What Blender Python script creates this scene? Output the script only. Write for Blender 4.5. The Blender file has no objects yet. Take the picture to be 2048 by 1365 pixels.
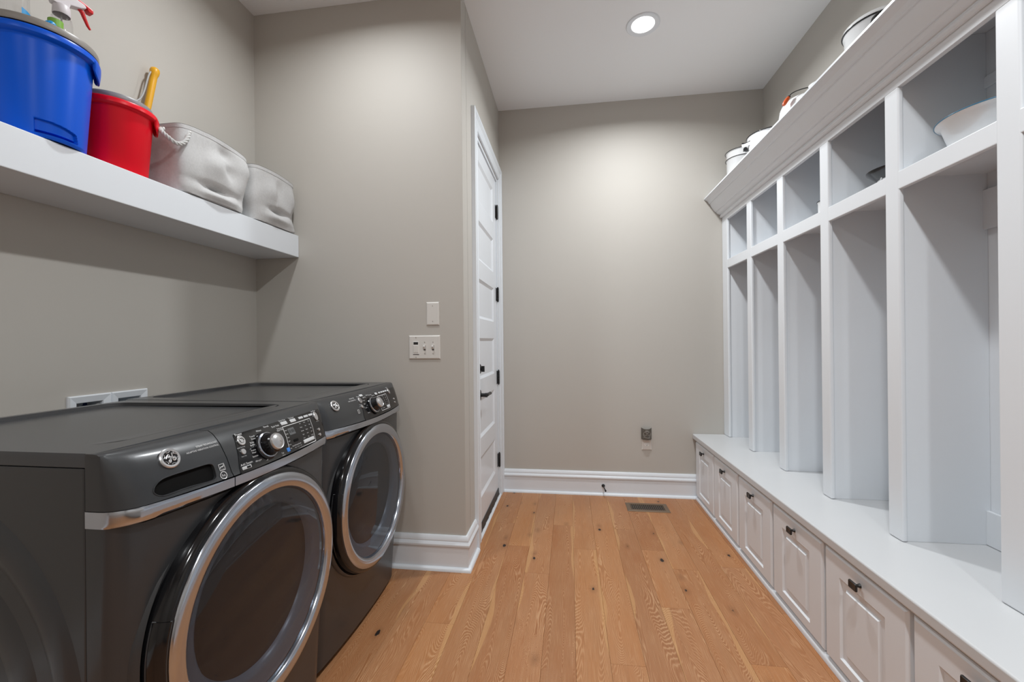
import bpy, bmesh, math, random
from mathutils import Vector, Matrix

# ---------------------------------------------------------------- camera, world, exposure
scene = bpy.context.scene
COL = scene.collection
F_PX, YAW, PITCH, ROLL, CAM_H = 845.0, .1351, .0004, -.01012, 1.2
cy_, sy_, cp_, sp_ = math.cos(YAW), math.sin(YAW), math.cos(PITCH), math.sin(PITCH)
fwd = Vector((-sy_ * cp_, cy_ * cp_, sp_))
rgt = Vector((cy_, sy_, 0))
upv = rgt.cross(fwd)
cr_, sr_ = math.cos(ROLL), math.sin(ROLL)
r2 = cr_ * rgt + sr_ * upv
u2 = -sr_ * rgt + cr_ * upv
cam_data = bpy.data.cameras.new('camera')
cam = bpy.data.objects.new('camera', cam_data)
COL.objects.link(cam)
cam_data.sensor_width = 36
cam_data.sensor_fit = 'HORIZONTAL'
cam_data.lens = F_PX * 36 / 2048
cam_data.clip_start = .02
cam.matrix_world = Matrix(((r2.x, u2.x, -fwd.x, 0), (r2.y, u2.y, -fwd.y, 0), (r2.z, u2.z, -fwd.z, CAM_H), (0, 0, 0, 1)))
scene.camera = cam

world = bpy.data.worlds.new('world')
scene.world = world
world.use_nodes = True
world.node_tree.nodes['Background'].inputs[0].default_value = (.8, .82, .85, 1)
world.node_tree.nodes['Background'].inputs[1].default_value = .3

vs = scene.view_settings
scene.display_settings.display_device = 'sRGB'
vs.view_transform = 'Standard'
vs.look = 'None'
vs.exposure = 0.0
vs.gamma = 1.0
vs.use_curve_mapping = False

LAMP_W = 18.4
LAMPS = [(.446, 2.56), (.446, .60), (-.98, 1.55), (.446, -1.3), (-.98, -1.0)]  # last two are unseen lamps added behind the camera as fill
LAMP_POWER = [1.30, 1.28, .66, 1.6, .4]

# ---------------------------------------------------------------- room numbers (metres)
XL, XR, XD = -1.745, 1.438, -.548       # left wall, right wall, wall with the door
YF, YA, YN = 3.349, 2.165, -2.6         # far wall, alcove wall, wall behind
ZC = 3.05
rnd = random.Random(7)

# ---------------------------------------------------------------- materials
def nt(m):
    return m.node_tree.nodes, m.node_tree.links

def principled(name, color, rough=.5, metal=0., **kw):
    m = bpy.data.materials.new(name)
    m.use_nodes = True
    b = m.node_tree.nodes['Principled BSDF']
    b.inputs['Base Color'].default_value = (*color, 1)
    b.inputs['Roughness'].default_value = rough
    b.inputs['Metallic'].default_value = metal
    for k, v in kw.items():
        b.inputs[k.replace('_', ' ')].default_value = v
    return m

def add_noise(m, scale=200., bump=.1, dist=.001, vary=0., vscale=3., stretch=None, rough_var=0.):
    N, L = nt(m)
    b = N['Principled BSDF']
    tc = N.new('ShaderNodeTexCoord')
    src = tc.outputs['Object']
    if stretch:
        mp = N.new('ShaderNodeMapping')
        mp.inputs['Scale'].default_value = stretch
        L.new(src, mp.inputs[0])
        src = mp.outputs[0]
    if bump:
        n = N.new('ShaderNodeTexNoise')
        n.inputs['Scale'].default_value = scale
        n.inputs['Detail'].default_value = 3
        L.new(src, n.inputs['Vector'])
        bp = N.new('ShaderNodeBump')
        bp.inputs['Strength'].default_value = bump
        bp.inputs['Distance'].default_value = dist
        L.new(n.outputs[0], bp.inputs['Height'])
        L.new(bp.outputs[0], b.inputs['Normal'])
    if vary or rough_var:
        n2 = N.new('ShaderNodeTexNoise')
        n2.inputs['Scale'].default_value = vscale
        n2.inputs['Detail'].default_value = 4
        L.new(src, n2.inputs['Vector'])
    if vary:
        c = b.inputs['Base Color'].default_value[:]
        r = N.new('ShaderNodeMix')
        r.data_type = 'RGBA'
        r.inputs[6].default_value = (*[x * (1 - vary) for x in c[:3]], 1)
        r.inputs[7].default_value = (*[min(1, x * (1 + vary)) for x in c[:3]], 1)
        L.new(n2.outputs[0], r.inputs[0])
        L.new(r.outputs[2], b.inputs['Base Color'])
    if rough_var:
        mr = N.new('ShaderNodeMapRange')
        r0 = b.inputs['Roughness'].default_value
        mr.inputs[3].default_value = max(0, r0 - rough_var)
        mr.inputs[4].default_value = r0 + rough_var
        L.new(n2.outputs[0], mr.inputs[0])
        L.new(mr.outputs[0], b.inputs['Roughness'])
    return m

M = {}
M['wall'] = add_noise(principled('greige_wall_paint', (.51, .485, .445), .62), 260, .12, .0008, .015, 1.5)
M['ceiling'] = add_noise(principled('ceiling_paint', (.87, .885, .90), .8), 220, .1, .0008)
M['trim'] = add_noise(principled('white_trim_paint', (.765, .805, .85), .32), 90, .05, .0006, .012, 4, rough_var=.05)
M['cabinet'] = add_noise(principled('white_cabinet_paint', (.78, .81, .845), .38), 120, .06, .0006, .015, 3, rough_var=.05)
M['bench'] = add_noise(principled('bench_white_light_offset', (.60, .61, .62), .3), 60, .05, .0006, .02, 3, rough_var=.06)  # really white paint, darkened in colour to offset the stronger light on it
M['door'] = add_noise(principled('door_paint', (.775, .81, .855), .3), 90, .04, .0006, .01, 3)
M['black'] = add_noise(principled('black_hardware', (.012, .012, .013), .38), 300, .08, .0004)
M['rubber'] = add_noise(principled('dark_rubber_and_step_shade', (.03, .03, .032), .6), 200, .1, .0005)
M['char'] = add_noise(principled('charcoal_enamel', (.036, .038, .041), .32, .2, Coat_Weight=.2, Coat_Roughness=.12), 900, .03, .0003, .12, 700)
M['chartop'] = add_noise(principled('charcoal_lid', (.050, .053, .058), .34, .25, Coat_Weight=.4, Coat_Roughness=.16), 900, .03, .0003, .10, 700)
M['gblack'] = principled('gloss_black_plastic', (.006, .006, .007), .12)
M['gap'] = principled('dark_gap', (.006, .006, .006), .8, Specular_IOR_Level=.1)
M['chrome'] = add_noise(principled('chrome', (.53, .57, .64), .15, 1.), 40, .03, .0006, .05, 8)
M['silver'] = principled('silver_plastic', (.62, .62, .63), .28, .85)
M['letter'] = principled('white_print', (.62, .62, .62), .5)
M['lightkey'] = principled('pale_key', (.55, .56, .57), .35)
M['blueprint'] = principled('blue_print', (.03, .19, .60), .4)
M['lcd'] = principled('grey_display', (.10, .105, .11), .25)
M['segs'] = principled('dim_segments', (.20, .21, .21), .5)
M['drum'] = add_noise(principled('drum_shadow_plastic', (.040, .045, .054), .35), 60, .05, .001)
M['tub'] = add_noise(principled('grey_door_bowl', (.15, .165, .185), .3), 60, .05, .001)
M['plate'] = add_noise(principled('ivory_wall_plate', (.70, .68, .645), .35), 100, .02, .0003)
M['plateW'] = principled('white_switch', (.80, .79, .77), .3)
M['dark'] = principled('dark_slot', (.02, .02, .02), .6)
M['sweep'] = add_noise(principled('door_sweep_rubber', (.03, .034, .036), .5), 120, .2, .001, .2, 30)
M['register'] = add_noise(principled('bronze_register', (.17, .115, .072), .45, .3), 300, .08, .0004, .08, 20)
M['blue'] = add_noise(principled('blue_plastic', (.0, .10, .70), .32, Specular_IOR_Level=.28), 14, .05, .002, .06, 5)
M['red'] = add_noise(principled('red_plastic', (.80, .002, .016), .32, Specular_IOR_Level=.28), 14, .05, .002, .06, 5)
M['lid'] = add_noise(principled('grey_lid_plastic', (.27, .25, .23), .4), 40, .05, .001, .05, 10)
M['lid2'] = add_noise(principled('grey_lid_plastic_cool', (.24, .24, .25), .4), 40, .05, .001, .05, 10)
M['yellow'] = principled('yellow_plastic', (.80, .40, .012), .35)
M['cord'] = principled('pale_cord', (.42, .42, .42), .6)
M['rope'] = add_noise(principled('cotton_rope', (.55, .55, .54), .85), 500, .3, .001)
M['enamel'] = add_noise(principled('white_enamel', (.80, .805, .81), .14, Coat_Weight=.4, Coat_Roughness=.05), 30, .03, .001)
M['enamelrim'] = principled('black_enamel_rim', (.012, .012, .013), .2)
M['bluerim'] = principled('blue_enamel_rim', (.03, .17, .30), .3)
M['orange'] = principled('orange_painted_wood', (.55, .075, .008), .4)
M['redtrig'] = principled('red_trigger', (.62, .004, .008), .3)
M['sprayw'] = principled('white_spray_plastic', (.68, .64, .67), .4)
M['cyan'] = principled('cyan_label', (.01, .28, .62), .4)
M['green'] = principled('green_label', (.20, .42, .05), .4)
M['valve'] = principled('blue_valve', (.008, .025, .11), .4)
M['brass'] = principled('pale_pipe', (.5, .48, .45), .35, .6)
M['shade'] = add_noise(principled('smoked_shade', (.115, .103, .088), .3), 60, .1, .001, .1, 40)
M['shadelite'] = principled('pale_relief', (.30, .28, .25), .4)

def fabric():
    m = principled('grey_canvas', (.54, .54, .54), .9, Sheen_Weight=.15)
    N, L = nt(m)
    b = N['Principled BSDF']
    tc = N.new('ShaderNodeTexCoord')
    ws = []
    for d in ('X', 'Z'):
        w = N.new('ShaderNodeTexWave')
        w.bands_direction = d
        w.inputs['Scale'].default_value = 260
        w.inputs['Distortion'].default_value = 1.2
        L.new(tc.outputs['Object'], w.inputs['Vector'])
        ws.append(w)
    mx = N.new('ShaderNodeMath')
    L.new(ws[0].outputs['Fac'], mx.inputs[0])
    L.new(ws[1].outputs['Fac'], mx.inputs[1])
    bp = N.new('ShaderNodeBump')
    bp.inputs['Strength'].default_value = .25
    bp.inputs['Distance'].default_value = .0008
    L.new(mx.outputs[0], bp.inputs['Height'])
    L.new(bp.outputs[0], b.inputs['Normal'])
    n = N.new('ShaderNodeTexNoise')
    n.inputs['Scale'].default_value = 120
    L.new(tc.outputs['Object'], n.inputs['Vector'])
    r = N.new('ShaderNodeMix')
    r.data_type = 'RGBA'
    r.inputs[6].default_value = (.48, .48, .48, 1)
    r.inputs[7].default_value = (.60, .60, .60, 1)
    L.new(n.outputs[0], r.inputs[0])
    L.new(r.outputs[2], b.inputs['Base Color'])
    return m
M['canvas'] = fabric()
M['hem'] = add_noise(principled('grey_canvas_hem', (.40, .40, .40), .9), 400, .2, .0008, .05, 60)

def clear(name, tint=(1, 1, 1), gl=.06):
    m = bpy.data.materials.new(name)
    m.use_nodes = True
    N, L = nt(m)
    N.remove(N['Principled BSDF'])
    t = N.new('ShaderNodeBsdfTransparent')
    t.inputs[0].default_value = (*tint, 1)
    g = N.new('ShaderNodeBsdfGlossy')
    g.inputs['Roughness'].default_value = .04
    fr = N.new('ShaderNodeLayerWeight')
    fr.inputs['Blend'].default_value = .5
    mx = N.new('ShaderNodeMixShader')
    pw = N.new('ShaderNodeMath')
    pw.operation = 'POWER'
    pw.inputs[1].default_value = 3.5
    L.new(fr.outputs['Facing'], pw.inputs[0])
    ad = N.new('ShaderNodeMath')
    ad.operation = 'MULTIPLY_ADD'
    ad.inputs[1].default_value = .5
    ad.inputs[2].default_value = .03 + gl
    L.new(pw.outputs[0], ad.inputs[0])
    L.new(ad.outputs[0], mx.inputs[0])
    L.new(t.outputs[0], mx.inputs[1])
    L.new(g.outputs[0], mx.inputs[2])
    L.new(mx.outputs[0], N['Material Output'].inputs[0])
    return m
M['clear'] = clear('clear_plastic', (.975, .975, .98), .02)
M['doorglass'] = clear('smoked_door_glass', (.56, .60, .66), .01)

def emitter(name, col, s):
    m = bpy.data.materials.new(name)
    m.use_nodes = True
    b = m.node_tree.nodes['Principled BSDF']
    b.inputs['Base Color'].default_value = (*col, 1)
    b.inputs['Emission Color'].default_value = (*col, 1)
    b.inputs['Emission Strength'].default_value = s
    return m
M['glow'] = emitter('lamp_diffuser', (1, .98, .95), 3.0)

def oak():
    m = principled('oiled_oak', (.45, .24, .11), .42)
    N, L = nt(m)
    b = N['Principled BSDF']
    tc = N.new('ShaderNodeTexCoord')
    oi = N.new('ShaderNodeObjectInfo')

    def math_(op, a, c=None, d=None, clamp=False):
        n = N.new('ShaderNodeMath')
        n.operation = op
        n.use_clamp = clamp
        for i, x in enumerate((a, c, d)):
            if x is None:
                continue
            if isinstance(x, (int, float)):
                n.inputs[i].default_value = x
            else:
                L.new(x, n.inputs[i])
        return n.outputs[0]

    def mix(f, a, c, mode='MIX'):
        n = N.new('ShaderNodeMix')
        n.data_type = 'RGBA'
        n.blend_type = mode
        for i, x in ((0, f), (6, a), (7, c)):
            if isinstance(x, (int, float)):
                n.inputs[i].default_value = x
            elif isinstance(x, tuple):
                n.inputs[i].default_value = (*x, 1)
            else:
                L.new(x, n.inputs[i])
        return n.outputs[2]
    sc = N.new('ShaderNodeVectorMath')
    sc.operation = 'ADD'
    cmb = N.new('ShaderNodeCombineXYZ')
    L.new(math_('MULTIPLY', oi.outputs['Random'], 37.), cmb.inputs[0])
    L.new(math_('MULTIPLY', oi.outputs['Random'], 91.), cmb.inputs[1])
    L.new(tc.outputs['Object'], sc.inputs[0])
    L.new(cmb.outputs[0], sc.inputs[1])

    def noise(scale_xyz, det=2., dist=0., rough=.5):
        mp = N.new('ShaderNodeMapping')
        mp.inputs['Scale'].default_value = scale_xyz
        L.new(sc.outputs[0], mp.inputs[0])
        n = N.new('ShaderNodeTexNoise')
        n.inputs['Scale'].default_value = 1.
        n.inputs['Detail'].default_value = det
        n.inputs['Distortion'].default_value = dist
        n.inputs['Roughness'].default_value = rough
        L.new(mp.outputs[0], n.inputs['Vector'])
        return n.outputs[0]
    # growth rings: contour lines of a slow, lengthwise-stretched field, bent around the knots
    vmp = N.new('ShaderNodeMapping')
    vmp.inputs['Scale'].default_value = (8., 4.2, 0)
    L.new(sc.outputs[0], vmp.inputs[0])
    vor = N.new('ShaderNodeTexVoronoi')
    vor.inputs['Scale'].default_value = 1.
    vor.voronoi_dimensions = '2D'
    L.new(vmp.outputs[0], vor.inputs['Vector'])
    sep = N.new('ShaderNodeSeparateColor')
    L.new(vor.outputs['Color'], sep.inputs[0])
    has = math_('GREATER_THAN', sep.outputs[0], .80)
    kd = math_('ADD', vor.outputs['Distance'], math_('MULTIPLY', math_('SUBTRACT', noise((70, 45, 1), 2.), .5), .10))
    bend = math_('MULTIPLY', math_('MULTIPLY', math_('SUBTRACT', .55, kd, clamp=True), has), .55)
    field = math_('ADD', noise((7.5, .95, 1), 1.2, .25), bend)
    fine = math_('MULTIPLY', noise((60, 9, 1), 3., .2), .014)
    ph = math_('MULTIPLY', math_('ADD', field, fine), 760.)
    rings = math_('MULTIPLY_ADD', math_('SINE', ph), .5, .5)
    thin = math_('POWER', rings, 3.5)
    pores = noise((420, 9, 1), 2., 0., .6)
    slow = noise((5, .8, 1), 2., .3)
    streak = noise((60, 1.2, 1), 3.)
    # per plank tone
    tone = N.new('ShaderNodeValToRGB')
    e = tone.color_ramp.elements
    e[0].color = (.300, .112, .038, 1)
    e[1].color = (.425, .180, .060, 1)
    for p, c in ((.25, (.400, .158, .050, 1)), (.45, (.370, .158, .065, 1)), (.62, (.345, .136, .046, 1)), (.8, (.405, .170, .062, 1))):
        k = e.new(p)
        k.color = c
    L.new(oi.outputs['Random'], tone.inputs[0])
    c = tone.outputs[0]
    c = mix(math_('MULTIPLY', math_('SUBTRACT', slow, .42, clamp=True), 1.6, clamp=True), c, (.35, .165, .075))
    c = mix(math_('MULTIPLY', math_('SUBTRACT', streak, .5, clamp=True), 1.3, clamp=True), c, (.28, .125, .05))
    # pale sapwood along one edge of some planks
    so = N.new('ShaderNodeSeparateXYZ')
    L.new(tc.outputs['Object'], so.inputs[0])
    side = math_('SIGN', math_('SUBTRACT', math_('FRACT', math_('MULTIPLY', oi.outputs['Random'], 13.7)), .5))
    ex = math_('MULTIPLY', so.outputs[0], side)
    thr = math_('MULTIPLY_ADD', noise((1.5, 1.6, 1), 1., 0.), .16, -.018)
    sap = math_('MULTIPLY', math_('SUBTRACT', ex, thr, clamp=True), 320., clamp=True)
    c = mix(math_('MULTIPLY', sap, .55), c, (.55, .300, .120))
    msk = math_('MULTIPLY', math_('SUBTRACT', noise((9, 2.2, 1), 2.), .30, clamp=True), 2.6, clamp=True)
    c = mix(math_('MULTIPLY', math_('MULTIPLY', thin, msk), .55), c, (.66, .42, .235))
    dk = math_('MULTIPLY', math_('POWER', math_('SUBTRACT', 1., rings), 4.), msk)
    c = mix(math_('MULTIPLY', dk, .36), c, (.23, .09, .03))
    c = mix(math_('MULTIPLY', math_('SUBTRACT', pores, .52, clamp=True), 1.6, clamp=True), c, (.60, .37, .20))
    c = mix(math_('MULTIPLY', math_('SUBTRACT', .44, pores, clamp=True), 1.6, clamp=True), c, (.22, .095, .035))
    # knots
    halo = math_('MULTIPLY', math_('MULTIPLY', math_('SUBTRACT', .20, kd, clamp=True), 2.4, clamp=True), has)
    c = mix(halo, c, (.17, .070, .026))
    core = math_('MULTIPLY', math_('MULTIPLY', math_('SUBTRACT', math_('MULTIPLY', sep.outputs[1], .085), kd, clamp=True), 40., clamp=True), has)
    c = mix(core, c, (.016, .010, .008))
    L.new(c, b.inputs['Base Color'])
    bp = N.new('ShaderNodeBump')
    bp.inputs['Strength'].default_value = .25
    bp.inputs['Distance'].default_value = .0006
    L.new(math_('ADD', rings, pores), bp.inputs['Height'])
    L.new(bp.outputs[0], b.inputs['Normal'])
    rr = N.new('ShaderNodeMapRange')
    rr.inputs[3].default_value = .36
    rr.inputs[4].default_value = .52
    L.new(pores, rr.inputs[0])
    L.new(rr.outputs[0], b.inputs['Roughness'])
    return m
M['oak'] = oak()

# ---------------------------------------------------------------- mesh helpers
def wloc(o):
    v = Vector((0, 0, 0))
    while o is not None:
        v += o.location
        o = o.parent
    return v

def tag(o, label=None, cat=None, group=None, kind=None):
    if label: o['label'] = label
    if cat: o['category'] = cat
    if group: o['group'] = group
    if kind: o['kind'] = kind
    return o

def empty(name, loc, label=None, cat=None, group=None, kind=None):
    o = bpy.data.objects.new(name, None)
    o.empty_display_size = .05
    COL.objects.link(o)
    o.location = loc
    return tag(o, label, cat, group, kind)

class MB:
    """collects geometry in world coordinates, then links it as one mesh object"""
    def __init__(self):
        self.v, self.f = [], []

    def add(self, verts, faces):
        n = len(self.v)
        self.v += [tuple(p) for p in verts]
        self.f += [tuple(i + n for i in f) for f in faces]
        return self

    def box(self, x0, x1, y0, y1, z0, z1):
        return self.add([(x0, y0, z0), (x1, y0, z0), (x1, y1, z0), (x0, y1, z0), (x0, y0, z1), (x1, y0, z1), (x1, y1, z1), (x0, y1, z1)],
                        [(0, 3, 2, 1), (4, 5, 6, 7), (0, 1, 5, 4), (1, 2, 6, 5), (2, 3, 7, 6), (3, 0, 4, 7)])

    def lathe(self, prof, c, axis=(0, 0, 1), seg=48, ref=None, sx=1., sy=1.):
        a = Vector(axis).normalized()
        r = Vector(ref) if ref else (Vector((1, 0, 0)) if abs(a.x) < .9 else Vector((0, 1, 0)))
        u = (r - a * r.dot(a)).normalized()
        w = a.cross(u)
        c = Vector(c)
        vs_, fs = [], []
        for rr, h in prof:
            for k in range(seg):
                t = 2 * math.pi * k / seg
                vs_.append(c + a * h + (u * math.cos(t) * sx + w * math.sin(t) * sy) * max(rr, 1e-6))
        for i in range(len(prof) - 1):
            for k in range(seg):
                k2 = (k + 1) % seg
                fs.append((i * seg + k, i * seg + k2, (i + 1) * seg + k2, (i + 1) * seg + k))
        return self.add(vs_, fs)

    def tube(self, pts, r, seg=10, closed=False, cap=True):
        pts = [Vector(p) for p in pts]
        n = len(pts)
        rs = r if isinstance(r, (list, tuple)) else [r] * n
        vs_, fs = [], []
        prev = None
        for i, p in enumerate(pts):
            if closed:
                t = pts[(i + 1) % n] - pts[i - 1]
            else:
                t = pts[min(i + 1, n - 1)] - pts[max(i - 1, 0)]
            t.normalize()
            if prev is None:
                u = t.cross(Vector((.3, .2, 1))).normalized()
            else:
                u = (prev - t * prev.dot(t)).normalized()
            prev = u
            w = t.cross(u)
            for k in range(seg):
                a = 2 * math.pi * k / seg
                vs_.append(p + (u * math.cos(a) + w * math.sin(a)) * rs[i])
        m = n if closed else n - 1
        for i in range(m):
            j = (i + 1) % n
            for k in range(seg):
                k2 = (k + 1) % seg
                fs.append((i * seg + k, i * seg + k2, j * seg + k2, j * seg + k))
        if cap and not closed:
            fs.append(tuple(reversed(range(seg))))
            fs.append(tuple((n - 1) * seg + k for k in range(seg)))
        return self.add(vs_, fs)

    def grid(self, fn, nu, nv, closed_u=False):
        vs_ = [fn(i / nu, j / nv) for j in range(nv + 1) for i in range(nu + (0 if closed_u else 1))]
        w = nu if closed_u else nu + 1
        fs = []
        for j in range(nv):
            for i in range(nu):
                i2 = (i + 1) % w
                fs.append((j * w + i, j * w + i2, (j + 1) * w + i2, (j + 1) * w + i))
        return self.add(vs_, fs)

    def prism(self, outline, m, d0, d1):
        """outline in 2-D, mapped by m(u, v, depth)"""
        n = len(outline)
        vs_ = [m(u, v, d0) for u, v in outline] + [m(u, v, d1) for u, v in outline]
        fs = [tuple(reversed(range(n))), tuple(range(n, 2 * n))]
        for i in range(n):
            j = (i + 1) % n
            fs.append((i, j, n + j, n + i))
        return self.add(vs_, fs)

    def sweep(self, path, prof, m, closed=False, caps=True):
        """profile (out, height) carried along a 2-D path with mitred corners; m(a, b, height)"""
        P = [Vector(p) for p in path]
        n = len(P)
        vs_, fs = [], []
        for i, p in enumerate(P):
            def nrm(a, b):
                d = (b - a).normalized()
                return Vector((d.y, -d.x))
            if closed:
                n1, n2 = nrm(P[i - 1], p), nrm(p, P[(i + 1) % n])
            else:
                n1 = nrm(P[i - 1], p) if i > 0 else None
                n2 = nrm(p, P[i + 1]) if i < n - 1 else None
                n1 = n1 or n2
                n2 = n2 or n1
            k = (n1 + n2) / (1 + n1.dot(n2))
            for d, h in prof:
                q = p + k * d
                vs_.append(m(q.x, q.y, h))
        w = len(prof)
        for i in range(n if closed else n - 1):
            j = (i + 1) % n
            for k in range(w - 1):
                fs.append((i * w + k, i * w + k + 1, j * w + k + 1, j * w + k))
        if caps and not closed:
            fs.append(tuple(range(w)))
            fs.append(tuple((n - 1) * w + k for k in reversed(range(w))))
        return self.add(vs_, fs)

    def build(self, name, mat, parent=None, bevel=0., seg=2, smooth=True, angle=34., label=None, loc=None, weld=True):
        me = bpy.data.meshes.new(name)
        off = wloc(parent) if parent else Vector((0, 0, 0))
        if loc is not None:
            off = Vector(loc)
        bm = bmesh.new()
        vv = [bm.verts.new((p[0] - off.x, p[1] - off.y, p[2] - off.z)) for p in self.v]
        for f in self.f:
            try:
                bm.faces.new([vv[i] for i in f])
            except ValueError:
                pass
        if weld:
            bmesh.ops.remove_doubles(bm, verts=bm.verts, dist=2e-6)
            bmesh.ops.dissolve_degenerate(bm, edges=bm.edges, dist=1e-6)
        bmesh.ops.recalc_face_normals(bm, faces=bm.faces)
        if bevel:
            es = [e for e in bm.edges if len(e.link_faces) == 2 and e.calc_face_angle(0) > .6]
            bmesh.ops.bevel(bm, geom=es, offset=bevel, segments=seg, affect='EDGES', clamp_overlap=True, profile=.5)
        if smooth:
            lim = math.radians(angle)
            for f in bm.faces:
                f.smooth = True
            for e in bm.edges:
                e.smooth = len(e.link_faces) == 2 and e.calc_face_angle(0) < lim
        bm.to_mesh(me)
        bm.free()
        me.materials.append(M[mat] if isinstance(mat, str) else mat)
        o = bpy.data.objects.new(name, me)
        COL.objects.link(o)
        if bevel and smooth:
            wn = o.modifiers.new('weighted', 'WEIGHTED_NORMAL')
            wn.keep_sharp = True
            wn.weight = 100
        if parent:
            o.parent = parent
            if loc is not None:
                o.location = Vector(loc) - wloc(parent)
        elif loc is not None:
            o.location = loc
        if label:
            o['label'] = label
        return o

def struct(name, mb, mat, **kw):
    o = mb.build(name, mat, **kw)
    o['kind'] = 'structure'
    return o

def faceplate(mb, m, u0, u1, v0, v1, holes):
    us = sorted({u0, u1, *[h[0] for h in holes], *[h[1] for h in holes]})
    vs_ = sorted({v0, v1, *[h[2] for h in holes], *[h[3] for h in holes]})
    for a, b in zip(us, us[1:]):
        for c, d in zip(vs_, vs_[1:]):
            mu, mv = (a + b) / 2, (c + d) / 2
            if any(h[0] < mu < h[1] and h[2] < mv < h[3] for h in holes):
                continue
            mb.add([m(a, c, 0), m(b, c, 0), m(b, d, 0), m(a, d, 0)], [(0, 1, 2, 3)])
    return mb

def loops(mb, m, rect, steps, cap=True):
    """nested rectangles (inset, depth): the moulded profile of a panel"""
    u0, u1, v0, v1 = rect
    R = []
    for ins, d in steps:
        R.append([m(u0 + ins, v0 + ins, d), m(u1 - ins, v0 + ins, d), m(u1 - ins, v1 - ins, d), m(u0 + ins, v1 - ins, d)])
    for a, b in zip(R, R[1:]):
        mb.add(a + b, [(i, (i + 1) % 4, 4 + (i + 1) % 4, 4 + i) for i in range(4)])
    if cap:
        mb.add(R[-1], [(0, 1, 2, 3)])
    return mb

def rrect(u0, u1, v0, v1, r, n=6):
    out = []
    for cx, cy, a0 in ((u1 - r, v1 - r, 0), (u0 + r, v1 - r, 90), (u0 + r, v0 + r, 180), (u1 - r, v0 + r, 270)):
        for k in range(n + 1):
            a = math.radians(a0 + 90 * k / n)
            out.append((cx + r * math.cos(a), cy + r * math.sin(a)))
    return out

def circle(u, v, r, n=24, ry=None):
    return [(u + r * math.cos(2 * math.pi * k / n), v + (ry or r) * math.sin(2 * math.pi * k / n)) for k in range(n)]

def bez(p0, p1, p2, p3, n=16):
    p0, p1, p2, p3 = map(Vector, (p0, p1, p2, p3))
    return [(1 - t) ** 3 * p0 + 3 * (1 - t) ** 2 * t * p1 + 3 * (1 - t) * t * t * p2 + t ** 3 * p3 for t in [i / n for i in range(n + 1)]]

def text_geo(body, size, align='CENTER'):
    cu = bpy.data.curves.new('t', 'FONT')
    cu.body = body
    cu.size = size
    cu.align_x = align
    cu.align_y = 'CENTER'
    cu.resolution_u = 2
    ob = bpy.data.objects.new('t', cu)
    COL.objects.link(ob)
    dg = bpy.context.evaluated_depsgraph_get()
    me = bpy.data.meshes.new_from_object(ob.evaluated_get(dg))
    vs_ = [(v.co.x, v.co.y) for v in me.vertices]
    fs = [tuple(p.vertices) for p in me.polygons]
    bpy.data.objects.remove(ob)
    bpy.data.curves.remove(cu)
    bpy.data.meshes.remove(me)
    return vs_, fs

# ---------------------------------------------------------------- floor of oak planks
PITCH_X = .1275
JOINTS = {-5: [1.742, .42, -.9], -4: [2.09 - 1.3, 2.76], -3: [2.457, .75, -.8], -2: [2.178, .5, -1.1], -1: [2.76, 1.02, -.7],
          0: [2.46, .62, -1.0], 1: [1.60, -.1, -1.6], 2: [2.745, 1.2, -.5], 3: [2.49, 1.965, .3, -1.2], 4: [2.3, .9, -.9],
          5: [1.66, -.2], 6: [2.35, .6, -1.2], 7: [1.98, .2, -1.5], -6: [2.65, 1.1, -.6]}
sub = MB().box(XL, XR + .001, YN, YF, -.05, -.012)
floor = struct('floor', sub, 'gap', smooth=False)
col0 = math.floor((XL - .012) / PITCH_X)
col1 = math.ceil((XR - .012) / PITCH_X)
prng = random.Random(11)
for ci in range(col0, col1 + 1):
    xa, xb = max(XL, .012 + PITCH_X * ci), min(.93 + .05, .012 + PITCH_X * (ci + 1))
    if xb - xa < .01:
        continue
    js = JOINTS.get(ci)
    if js is None:
        y, js = YF - prng.uniform(.3, 1.6), []
        while y > YN + .3:
            js.append(y)
            y -= prng.uniform(1.1, 1.9)
    ys = [YN] + sorted(js) + [YF]
    for ya, yb in zip(ys, ys[1:]):
        g_ = .00015
        b_ = .0005
        x0, x1, y0, y1 = xa + g_, xb - g_, ya + g_, yb - g_
        mb = MB()
        R = [[(x0, y0, -.0119), (x1, y0, -.0119), (x1, y1, -.0119), (x0, y1, -.0119)],
             [(x0, y0, -.0011), (x1, y0, -.0011), (x1, y1, -.0011), (x0, y1, -.0011)],
             [(x0 + b_, y0 + b_, 0), (x1 - b_, y0 + b_, 0), (x1 - b_, y1 - b_, 0), (x0 + b_, y1 - b_, 0)]]
        for a, b in zip(R, R[1:]):
            mb.add(a + b, [(i, (i + 1) % 4, 4 + (i + 1) % 4, 4 + i) for i in range(4)])
        mb.add(R[-1], [(0, 1, 2, 3)])
        mb.build('plank', 'oak', floor, smooth=False, loc=((x0 + x1) / 2, (y0 + y1) / 2, 0))

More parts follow.
